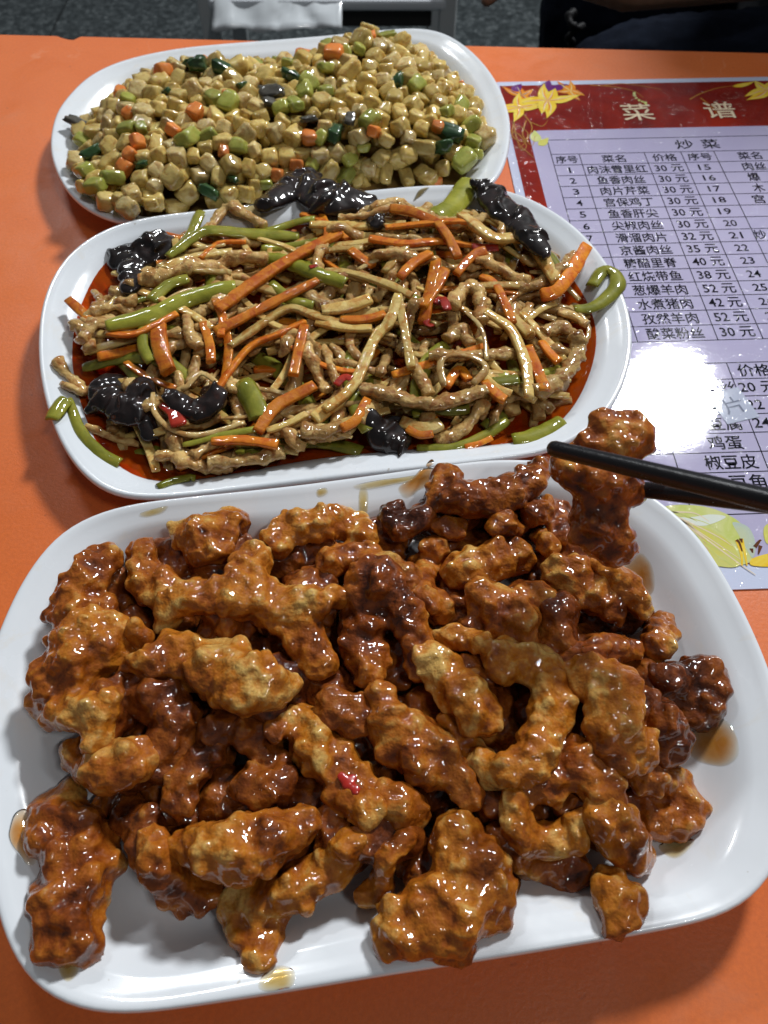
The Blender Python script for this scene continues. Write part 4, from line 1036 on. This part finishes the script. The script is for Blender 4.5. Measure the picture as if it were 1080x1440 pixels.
M_PU = mat_print('petal_purple', (0.13, 0.02, 0.16)); M_GD_ = mat_print('gold_line', (0.42, 0.20, 0.04)); M_LG = mat_print('lily_pale_green', (0.50, 0.56, 0.14), (0.62, 0.62, 0.30), 60)
M_LY = mat_print('lily_pale_yellow', (0.60, 0.55, 0.10), (0.55, 0.56, 0.20), 45); M_BR = mat_print('stamen_brown', (0.12, 0.045, 0.02)); M_DK = mat_print('shadow_red', (0.16, 0.012, 0.01))
def flat(name, P, z, mat, th=0.0, parent=menu):
    n = len(P); v = [(p[0], p[1], z) for p in P]; 
    if th: v += [(p[0], p[1], z-th) for p in P]
    f = [list(range(n))]
    a = sum(P[i][0]*P[(i+1) % n][1]-P[(i+1) % n][0]*P[i][1] for i in range(n))
    if a < 0: f = [f[0][::-1]]
    if th: f += [(i, i+n, (i+1) % n+n, (i+1) % n) if a > 0 else (i, (i+1) % n, (i+1) % n+n, i+n) for i in range(n)]
    return link(name, mesh(name, v, f, False), mat, parent)
def rrect(x0, y0, x1, y1, r, n=8):
    out = []
    for cx, cy, a0 in ((x1-r, y1-r, 0), (x0+r, y1-r, pi/2), (x0+r, y0+r, pi), (x1-r, y0+r, 3*pi/2)):
        for k in range(n+1): a = a0+pi/2*k/n; out.append((cx+r*cos(a), cy+r*sin(a)))
    return out
yt = ml(900, 111.5)[1]; xl = ml(726, 268)[0]-0.0; yb = ml(1060, 828)[1]
xl = min(ml(719.5, 228)[0], ml(728, 268)[0])-0.002; W_ = 0.43
flat('laminated_sheet', rrect(xl, yb, xl+W_, yt, 0.003), 0.0008, M_W, 0.0008)
yr = ml(900, 122)[1]; ybr = ml(1060, 797)[1]; bd = yt-yr
bd = 0.0065
flat('red_banner', [(xl+bd, yb+0.014), (xl+W_-bd, yb+0.014), (xl+W_-bd, yt-bd), (xl+bd, yt-bd)], 0.00092, M_R)
px0 = ml(754, 230)[0]; py1 = ml(900, 181)[1]; pby = ybr
flat('price_panel', rrect(px0, yb+0.0145, xl+W_-bd-0.012, py1, 0.010), 0.00104, M_LI)
# table rules
lw = 0.00028; ZL = 0.00116; vl, fl_ = [], []
def rule(x0, y0, x1, y1):
    b = len(vl)
    if abs(x1-x0) > abs(y1-y0): q = [(x0, y0-lw), (x1, y0-lw), (x1, y0+lw), (x0, y0+lw)]
    else: q = [(x0-lw, y0), (x0+lw, y0), (x0+lw, y1), (x0-lw, y1)]
    vl.extend([(*p, ZL) for p in q]); fl_.append((b, b+1, b+2, b+3))
ys = [ml(*c5(197, 50))[1]]+[ml(*c5(x, y))[1] for x, y in ((328,105),(338,148),(350,190),(362,234),(375,278),(388,325),(402,373),(415,420),(435,470),(465,521),(480,573),(500,628),(512,682),(528,738),(540,797),(558,857))]
# equalise the rows
ys = [ys[0], ys[1]]+list(np.linspace(ys[2], ys[-1], len(ys)-2))
xs = [ml(*c5(197, 50))[0], ml(*c5(440, 480))[0]*0+np.mean([ml(*c5(328, 108))[0], ml(*c5(555, 855))[0]]), np.mean([ml(*c5(592, 98))[0], ml(*c5(870, 850))[0]]), np.mean([ml(*c5(735, 95))[0], ml(*c5(1055, 848))[0]]), ml(*c5(862, 93))[0]]
wcol = xs[2]-xs[1]; wpr = xs[3]-xs[2]
xs += [xs[4]+wcol*1.02, xs[4]+wcol*1.02+wpr]
for y in ys: rule(xs[0], y, xs[-1], y)
for k, x in enumerate(xs): rule(x, ys[-1], x, ys[0] if k in (0, len(xs)-1) else ys[1])
y2 = [ml(*c6(x, y))[1] for x, y in ((700,93),(820,155),(850,218),(880,289),(930,360),(950,431),(1000,522),(1000,580),(760,668))]
y2 = [y2[0]]+list(np.linspace(y2[1], y2[6]-0.0, 6))
dy = y2[-2]-y2[-1]; y2 += [y2[-1]-dy, y2[-1]-2*dy]
x2 = [xs[0], ml(*c6(590, 95))[0], ml(*c6(915, 92))[0], ml(*c6(915, 92))[0]+wpr, ml(*c6(915, 92))[0]+wpr*1.7, xs[-1]]
for y in y2: rule(x2[0], y, x2[-1], y)
for x in x2: rule(x, y2[-1], x, y2[0])
link('table_rules', mesh('table_rules', vl, fl_, False), M_BK, menu)
def text(s, c, size, mat, name='printed_text', sx=1.0, extr=0.0, off=0.0, z=0.00118, w=None, h=None):
    cu = bpy.data.curves.new(name, 'FONT'); cu.body = s; cu.size = size; cu.align_x = 'CENTER'; cu.align_y = 'CENTER'; cu.offset = off; cu.resolution_u = 2
    o = bpy.data.objects.new('t', cu); C.objects.link(o)
    me = bpy.data.meshes.new_from_object(o.evaluated_get(bpy.context.evaluated_depsgraph_get()))
    C.objects.unlink(o); bpy.data.objects.remove(o)
    n = len(me.vertices); a = np.empty(n*3); me.vertices.foreach_get('co', a); a = a.reshape(-1, 3)
    if n == 0: return None
    mid = (a.max(0)+a.min(0))/2; a = a-mid; a[:, 0] = a[:, 0]*(w/max(np.ptp(a[:, 0]), 1e-6) if w else sx); a[:, 1] *= (h/max(np.ptp(a[:, 1]), 1e-6) if h else 1); a[:, 2] = 0
    a[:, 0] += c[0]; a[:, 1] += c[1]; a[:, 2] += z
    me.vertices.foreach_set('co', a.ravel()); me.materials.clear(); me.update()
    return link(name, me, mat, menu)
rows = [('1','肉沫雪里红','30 元','15','肉丝'),('2','鱼香肉丝','30 元','16','爆'),('3','肉片芹菜','30 元','17','木'),('4','宫保鸡丁','30 元','18','宫'),('5','鱼香肝尖','30 元','19',''),('6','尖椒肉丝','30 元','20',''),('7','滑溜肉片','32 元','21','炒'),('8','京酱肉丝','35 元','22',''),('9','糖醋里脊','40 元','23',''),('10','红烧带鱼','38 元','24',''),('11','葱爆羊肉','52 元','25',''),('12','水煮猪肉','42 元','26',''),('13','孜然羊肉','52 元','27',''),('14','酸菜粉丝','30 元','28','')]
rh = ys[2]-ys[3]; ts_ = rh*0.86
cxs = [(xs[i]+xs[i+1])/2 for i in range(6)]
hy = (ys[1]+ys[2])/2
print('XS', xs, rh, [ml(*c5(735,95))[0], ml(*c5(1055,848))[0]])
wn = [xs[i+1]-xs[i] for i in range(6)]
for k, s in enumerate(['序号', '菜名', '价格', '序号', '菜名']): text(s, (cxs[k], hy), ts_, M_BK, 'column_heading', off=0.00011, w=(0.78*wn[0], 0.36*wcol, 0.66*wpr, 0.72*wn[3], 0.36*wcol, 0.66*wpr)[k], h=rh*0.72)
ty = (ys[0]+ys[1])/2; tx = ml(*c5(742, 62))[0]; tx2 = ml(*c5(845, 58))[0]
text('炒', (tx, ty), ts_*1.15, M_BK, 'section_title', 1.1, off=0.00011); text('菜', (tx2, ty), ts_*1.15, M_BK, 'section_title', 1.1, off=0.00011)
for r_, row in enumerate(rows):
    y = (ys[r_+2]+ys[min(r_+3, len(ys)-1)])/2
    if r_+3 >= len(ys): break
    for k, s in enumerate(row):
        if not s: continue
        xx = cxs[k] if not (k == 4) else xs[4]+ts_*0.55*len(s)+wcol*0.22
        if k == 4:
            st = {0: 1018, 1: 1040, 2: 1058, 3: 1060, 6: 1066}.get(r_, 1040)
            cyp = {0: 152, 1: 195, 2: 238, 3: 286, 6: 434}.get(r_, 300)
            xx = ml(*c5(st-42, cyp))[0]+wcol*0.089*len(s)
        if k in (1, 4): text(s, (xx, y), ts_, M_BK, 'printed_text', off=0.00013, w=wcol*0.178*len(s), h=rh*0.76)
        elif k == 2: text(s, (xx, y), ts_, M_BK, 'printed_text', off=0.00013, w=wpr*0.76, h=rh*0.70)
        else: text(s, (xx, y), ts_, M_BK, 'printed_text', off=0.00011, w=wn[3]*0.36*(0.16 if s == '1' else 0.5 if len(s) == 1 else 1), h=rh*0.52)
# second table
y_ = lambda i: (y2[i]+y2[i+1])/2
rh2 = y2[1]-y2[2]
def T2(s, px, py, i, w_=None, nm='printed_text', h=0.74):
    text(s, (ml(*c6(px, py))[0], y_(i)), ts_, M_BK, nm, off=0.00013, w=w_ or wcol*0.195*len(s), h=rh2*h)
T2('序号', 540, 130, 0, 0.8*wn[0], 'column_heading'); T2('菜名', 765, 125, 0, 0.40*wcol, 'column_heading'); T2('价格', 1025, 118, 0, 0.72*wpr, 'column_heading')
T2('尖椒土豆丝', 786, 190, 1); T2('20 元', 1040, 186, 1, wpr*0.8, h=0.66)
T2('土豆', 828, 258, 2); T2('22 元', 1072, 255, 2, wpr*0.8, h=0.66)
T2('豆腐', 905, 328, 3); T2('24 元', 1098, 325, 3, wpr*0.8, h=0.66)
T2('鸡蛋', 905, 400, 4)
T2('椒豆皮', 928, 475, 5); T2('豆角', 995, 552, 6)
# paper patch pasted over one character
pc = ml(*c6(938, 258)); sz = 0.0105
pa = radians(14)
pt_ = [(pc[0]+cos(pa)*a*sz-sin(pa)*b*sz*1.15, pc[1]+sin(pa)*a*sz+cos(pa)*b*sz*1.15) for a, b in ((-1,-1),(1,-1),(1,1),(-1,1))]
flat('paper_patch', pt_, 0.00135, mat_print('patch_white', (0.42, 0.45, 0.56)))
t_o = text('片', (0, 0), ts_*1.15, mat_print('patch_ink', (0.18, 0.20, 0.27)), 'printed_text', 1.1, z=0)
if t_o: t_o.location = (pc[0], pc[1], 0.00148); t_o.rotation_euler = (0, 0, pa)
# banner characters
for s, (x, y) in (('菜', (896, 158)), ('谱', (1012, 155))):
    q = ml(x, y); text(s, (q[0]+0.0009, q[1]-0.0009), 0.0265, M_DK, 'banner_shadow', 1.05, z=0.00106); text(s, q, 0.0262, M_CR, 'banner_character', 1.05, off=0.0001, z=0.00118)
# lilies on the banner corner
def petal(cx, cy, ang, L, w_, mat, z, name='printed_petal', bend=0.25):
    n = 10; lft, rgt = [], []
    for i in range(n+1):
        t = i/n; x = L*t; y = bend*L*t*t; hw = w_*sin(pi*min(t**0.75, 1))*(1-0.25*t)
        lft.append((x, y+hw)); rgt.append((x, y-hw))
    P = lft+rgt[::-1][1:-1]
    P = [(cx+cos(ang)*x-sin(ang)*y, cy+sin(ang)*x+cos(ang)*y) for x, y in P]
    return flat(name, P, z, mat)
def lily(px, py, L, rot, z, m1, m2, n=6, sq=1.0):
    c = ml(px, py)
    for k in range(n):
        a = rot+2*pi*k/n+0.2*sin(k*3); l_ = L*(0.8+0.3*((k*7) % 3)/2)
        petal(c[0], c[1], a, l_, L*0.23, m1, z+k*0.000012, bend=0.5*sin(k*2.1+rot*3))
        petal(c[0], c[1], a, l_*0.7, L*0.045, m2, z+0.00009+k*0.000006, bend=0.5*sin(k*2.1+rot*3))
        petal(c[0], c[1], a+0.06, l_*0.9, L*0.018, M_CR, z+0.00012+k*0.000006, bend=0.5*sin(k*2.1+rot*3))
lily(733, 134, 0.017, 0.3, 0.00106, M_O, M_DK, 5)
lily(770, 142, 0.026, 0.9, 0.00122, M_Y, M_O, 6)
lily(730, 152, 0.020, 2.6, 0.00142, M_Y, M_O, 6)
lily(802, 128, 0.016, -0.3, 0.00108, M_O, M_Y, 5)
petal(*ml(764, 128), 0.9, 0.018, 0.006, M_PU, 0.00112); petal(*ml(772, 126), 0.2, 0.018, 0.005, M_PU, 0.00113)
petal(*ml(720, 128), 0.6, 0.014, 0.005, M_PU, 0.00114)
def curl(P, wd, mat, z, name='printed_tendril'):
    D = catmull([ml(*p) for p in P], 36); T = np.gradient(D, axis=0); T /= np.maximum(np.linalg.norm(T, axis=1), 1e-9)[:, None]
    v, f = [], []
    for i, (p, t) in enumerate(zip(D, T)):
        h = wd*(1-0.7*i/len(D)); v += [(p[0]-t[1]*h, p[1]+t[0]*h, z), (p[0]+t[1]*h, p[1]-t[0]*h, z)]
    for i in range(len(D)-1): f.append((2*i, 2*i+1, 2*i+3, 2*i+2))
    link(name, mesh(name, v, f, False), mat, menu)
for P in ([(725,165),(720,190),(735,200),(742,188),(728,178),(718,195)],[(735,160),(748,180),(735,205),(722,208)],[(722,170),(728,200),(742,215),(750,222)],[(740,170),(735,190),(748,205),(752,192)],[(745,172),(762,178),(770,170)],[(718,185),(730,190),(740,205),(735,212),(728,204)]):
    curl(P, 0.0005, M_GD_, 0.00118)
for P in ([(830,120),(860,122),(890,128),(905,138)],[(850,120),(880,118),(930,126)],[(970,140),(985,132),(1010,124),(1040,120)],[(985,138),(1000,150),(1008,160)]):
    curl(P, 0.0006, M_GD_, 0.00101)
for k in range(9):
    petal(*ml(890+k*2.3, 132+k*2.0), 0.5+k*0.9, 0.0035, 0.0012, M_LG, 0.00104+k*0.00001)
lily(1078, 128, 0.022, 2.0, 0.00106, M_Y, M_O, 6)
petal(*ml(1030, 122), 0.1, 0.022, 0.003, M_Y, 0.00108)
petal(*ml(752, 200), 1.2, 0.016, 0.005, M_LG, 0.00117); petal(*ml(757, 205), 0.6, 0.014, 0.004, M_LY, 0.00119)
# big pale lily at the foot of the sheet
def ppx(P, mat, z, name='printed_petal'):
    flat(name, [tuple(q) for q in catmull([ml(*p) for p in P], 40, True)], z, mat)
ppx([(930,716),(985,712),(1030,728),(1052,752),(1055,790),(1000,795),(965,760)], M_LG, 0.00118)
ppx([(965,742),(1000,745),(1030,768),(1040,795),(1010,796),(980,775)], M_LY, 0.00122)
ppx([(940,728),(965,735),(990,740),(1020,728),(1000,724),(970,728)], mat_print('petal_white', (0.66, 0.70, 0.62)), 0.00126)
ppx([(935,722),(960,732),(985,752),(1000,790),(975,765),(950,742)], mat_print('petal_pinkish', (0.55, 0.36, 0.20), (0.58, 0.48, 0.24), 60), 0.00125)
ppx([(1055,788),(1068,782),(1085,780),(1090,796),(1058,796)], M_Y, 0.00125)
ppx([(1074,742),(1092,735),(1100,760),(1078,765)], M_LY, 0.00125)
for k_, (x_, y_) in enumerate(((950,728),(960,724),(975,722),(990,735),(1003,752),(985,758),(1015,770),(1000,775),(1028,785))):
    curl([(935+k_*3, 717+k_*2), (x_, y_), (x_+18+k_*2, y_+8+k_*2)], 0.0004+0.0001*(k_ % 3), M_LG if k_ % 2 else M_CR, 0.00127)
ppx([(1030,735),(1052,742),(1062,765),(1058,785),(1048,770),(1038,752)], mat_print('petal_bluish', (0.42, 0.50, 0.46), (0.52, 0.56, 0.34), 50), 0.00121)
for P in ([(1043,796),(1042,780),(1036,760)],[(1050,796),(1046,775),(1042,758)]): curl(P[::-1], 0.0011, M_Y, 0.0013)
for P in ([(1035,760),(1039,764),(1043,776)],[(1041,758),(1043,764)],[(1056,772),(1058,778)],[(1061,770),(1067,762),(1070,760)],[(1069,768),(1066,780)]): curl(P, 0.0010, M_BR, 0.00134, 'printed_stamen')

# ------------------------------------------------------------------ stool with a plastic bag beyond the table
def stool():
    y0 = 1.56; z = -0.335
    L = at(300, 20, z)[0]; xl_ = (300-540)/FPX; 
    s = empty('stool', (0, y0+0.16, FZ)); s.location.x = -0.11
    tag(s, 'white metal framed stool with a plastic bag on its seat, beyond the table', 'stool')
    Mw = mat_plain('stool_white', (0.50, 0.53, 0.54), 0.35, bump=(40, 0.1, 0.002)); Md = mat_plain('stool_dark', (0.015, 0.014, 0.013), 0.5)
    MI = Matrix.Translation(-s.location)
    def add(nm, lo, hi, m, bv=0.004):
        v, f = box(lo, hi); o = link(nm, mesh(nm, v, f, False), m, s); o.matrix_parent_inverse = MI; bevel_mod(o, bv, 3); return o
    x0, x1 = -0.345, 0.135
    ztop = -0.33
    add('seat', (x0+0.02, y0+0.0, ztop), (x1-0.02, y0+0.34, ztop+0.022), mat_plain('seat_white', (0.66, 0.70, 0.74), 0.3), 0.008)
    add('under_seat_shade', (x0+0.045, y0+0.02, ztop-0.035), (x1-0.045, y0+0.035, ztop-0.001), Md)  # dark strip standing in for the shadow beneath the seat edge
    for x in (x0, x1-0.032):
        for y in (y0+0.004, y0+0.31):
            add('leg', (x, y, FZ), (x+0.032, y+0.028, ztop+0.06), Mw)
    add('rail', (x0+0.033, y0+0.01, -0.52), (x1-0.033, y0+0.03, -0.50), Md)
    # plastic bag
    n = 34; v, f = [], []
    for i in range(n):
        for j in range(n):
            u = i/(n-1); w_ = j/(n-1); x = x0+0.03+u*0.24; y = y0-0.035+w_*0.30
            zz = ztop+0.030+0.007*noise.noise(Vector((x*22, y*22, 0)))+0.004*noise.noise(Vector((x*60, y*60, 3)))
            if w_ < 0.18: zz -= (0.18-w_)*0.25
            v.append((x+0.01*noise.noise(Vector((x*30, y*30, 9))), y+0.012*noise.noise(Vector((x*18, 5, y*30))), zz))
    for i in range(n-1):
        for j in range(n-1): a = i*n+j; f.append((a, a+n, a+n+1, a+1))
    Mp = NT('plastic_film'); Mp.set(Base_Color=(0.66, 0.70, 0.73), Roughness=0.22, Transmission_Weight=0.15, Coat_Weight=0.5)
    b = link('plastic_bag', mesh('plastic_bag', v, f), Mp.m); b.modifiers.new('t', 'SOLIDIFY').thickness = 0.001; recenter(b)
    tag(b, 'crumpled translucent plastic bag lying on the white stool', 'plastic bag')
stool()

# ------------------------------------------------------------------ seated person at the far right

def limb(P, step=0.012):
    out = []
    for a, b in zip(P[:-1], P[1:]):
        a = np.array(a, float); b = np.array(b, float); n = max(2, int(np.linalg.norm(b[:3]-a[:3])/step))
        for k in range(n+1): q = a+(b-a)*k/n; out.append(tuple(q))
    return out
M_SKIN = NT('skin'); M_SKIN.set(Base_Color=(0.30, 0.15, 0.09), Roughness=0.5, Subsurface_Weight=0.1, Subsurface_Scale=0.01); M_SKIN = M_SKIN.m
mj = NT('navy_denim'); vj = mj.vec(False); nj = mj.noise(vj, 25, 5, 0.7)
mj.set(Base_Color=mj.ramp(nj, [(0.3, (0.003, 0.004, 0.008)), (0.7, (0.007, 0.010, 0.018))]), Roughness=0.95, Specular_IOR_Level=0.05, Normal=mj.bump(mj.noise(vj, 12, 4, 0.6), 0.6, 0.01))
M_TEE = mat_plain('dark_shirt', (0.03, 0.032, 0.038), 0.9, bump=(18, 0.5, 0.01))
per = empty('person', (0.6, 1.12, FZ)); tag(per, 'seated person in dark jeans with one bare forearm, behind the table at the right', 'person')
def pbody(name, sp, mat, vox=0.007, parent=per, d=0.0):
    o = lumps([(*s, 1.0) for s in sp], name, mat, voxel=vox, d1=d, d2=0, ns=5)
    l = Vector(o.location); o.parent = parent; o.location = l-Vector(parent.location); return o
B_ = []
B_ += limb([(0.60,1.06,-0.10,0.10),(0.60,1.20,-0.10,0.10)]); B_ += limb([(0.60,1.13,-0.12,0.12),(0.59,1.12,0.05,0.115),(0.57,1.10,0.22,0.12),(0.565,1.10,0.30,0.07),(0.56,1.10,0.38,0.052)])
B_ += limb([(0.57,1.00,0.25,0.06),(0.57,1.22,0.25,0.06)])
B_ += limb([(0.57,0.985,0.26,0.052),(0.50,0.985,0.02,0.042),(0.42,0.985,-0.03,0.040),(0.27,0.955,-0.033,0.036),(0.19,0.965,-0.025,0.027)])
B_ += limb([(0.19,0.965,-0.03,0.026),(0.145,0.985,-0.015,0.024)], 0.006)
for k, (dx, dy, dz, L) in enumerate(((-1,-0.15,-0.15,0.062),(-1,0.0,-0.2,0.070),(-1,0.2,-0.2,0.066),(-1,0.4,-0.2,0.052))):
    b = np.array([0.13, 0.966+k*0.014, -0.012]); dd = np.array([dx, dy, dz]); dd = dd/np.linalg.norm(dd)
    m_ = b+dd*L*0.55; e = m_+np.array([-0.5, 0.1, -0.7])*L*0.5
    B_ += limb([(*b, 0.0085), (*m_, 0.0080), (*e, 0.0068)], 0.003)
B_ += limb([(0.165,0.958,-0.02,0.011),(0.135,0.935,-0.03,0.0095),(0.112,0.925,-0.045,0.008)], 0.003)
B_ += limb([(0.57,1.235,0.26,0.052),(0.55,1.27,0.02,0.042),(0.40,1.24,-0.06,0.034),(0.34,1.23,-0.07,0.03),(0.30,1.23,-0.075,0.026)])
H_ = (0.545, 1.10, 0.50)
B_ += [(H_[0],H_[1],H_[2],0.095),(H_[0]+0.02,H_[1],H_[2]+0.03,0.095),(H_[0]-0.035,H_[1],H_[2]-0.055,0.062),(H_[0]-0.095,H_[1],H_[2]-0.01,0.018),(H_[0]-0.088,H_[1],H_[2]+0.01,0.014),(H_[0],H_[1]-0.095,H_[2],0.022),(H_[0],H_[1]+0.095,H_[2],0.022),(H_[0]-0.085,H_[1],H_[2]-0.055,0.016)]
pbody('body', B_, M_SKIN, 0.0032)
hair = [(H_[0]+0.03,H_[1],H_[2]+0.04,0.102),(H_[0]+0.055,H_[1],H_[2]-0.01,0.085),(H_[0]-0.03,H_[1],H_[2]+0.075,0.062)]
pbody('hair', hair, mat_plain('black_hair', (0.01, 0.008, 0.008), 0.5), 0.006, d=0.008)
for sy in (-0.035, 0.035):
    pbody('eye', [(H_[0]-0.083, H_[1]+sy, H_[2]+0.008, 0.011)]*2, mat_plain('eye_dark', (0.03, 0.02, 0.015), 0.2), 0.002)
SH = limb([(0.60,1.13,-0.13,0.128),(0.59,1.12,0.05,0.125),(0.57,1.10,0.22,0.13)])+limb([(0.57,0.99,0.24,0.068),(0.57,1.23,0.24,0.068)])+limb([(0.57,0.985,0.25,0.064),(0.525,0.985,0.12,0.058)])+limb([(0.57,1.235,0.25,0.064),(0.555,1.26,0.12,0.058)])
pbody('shirt', SH, M_TEE, 0.007, d=0.008)
JE = limb([(0.60,1.05,-0.19,0.115),(0.60,1.21,-0.19,0.115)])+limb([(0.58,1.05,-0.20,0.10),(0.34,1.03,-0.19,0.080),(0.29,1.03,-0.20,0.070)])+limb([(0.58,1.22,-0.20,0.10),(0.36,1.25,-0.18,0.082),(0.30,1.25,-0.19,0.072)])
JE += limb([(0.29,1.03,-0.20,0.068),(0.31,1.03,-0.42,0.060),(0.33,1.03,-0.66,0.048)])+limb([(0.30,1.25,-0.19,0.070),(0.31,1.26,-0.42,0.060),(0.33,1.26,-0.66,0.048)])
pbody('jeans', JE, mj.m, 0.007, d=0.010)
for yy in (1.03, 1.26):
    pbody('shoe', limb([(0.34,yy,-0.69,0.042),(0.28,yy,-0.70,0.038),(0.22,yy,-0.705,0.032)]), mat_plain('shoe_black', (0.01,0.01,0.012), 0.5), 0.006)
ps = empty('stool', (0.62, 1.14, FZ)); tag(ps, 'plain dark stool under the seated person at the right', 'stool')
def addp(nm, lo, hi):
    v, f = box(lo, hi); o = link(nm, mesh(nm, v, f, False), Mleg, ps); o.matrix_parent_inverse = Matrix.Translation(-ps.location); bevel_mod(o, 0.004); return o
addp('seat', (0.46, 0.97, -0.335), (0.78, 1.31, -0.315))
for x in (0.48, 0.73):
    for y in (0.99, 1.26): addp('leg', (x, y, FZ), (x+0.03, y+0.03, -0.336))
# small dark hook shaped strap hanging beside the jeans
q = [at(808, 18, -0.12), at(801, 22, -0.12), at(803, 34, -0.125), at(813, 40, -0.13), at(820, 36, -0.13), at(812, 40, -0.13), at(806, 46, -0.135), at(799, 52, -0.14), at(804, 60, -0.15)]
st_ = tube(catmull(q, 40), [0.0035+0.003*abs(noise.noise(Vector((i*0.3, 0, 0))))*2 for i in range(40)], 'bag_strap', Mblack, 8); tag(st_, 'small black curled strap dangling left of the dark jeans', 'strap'); recenter(st_)
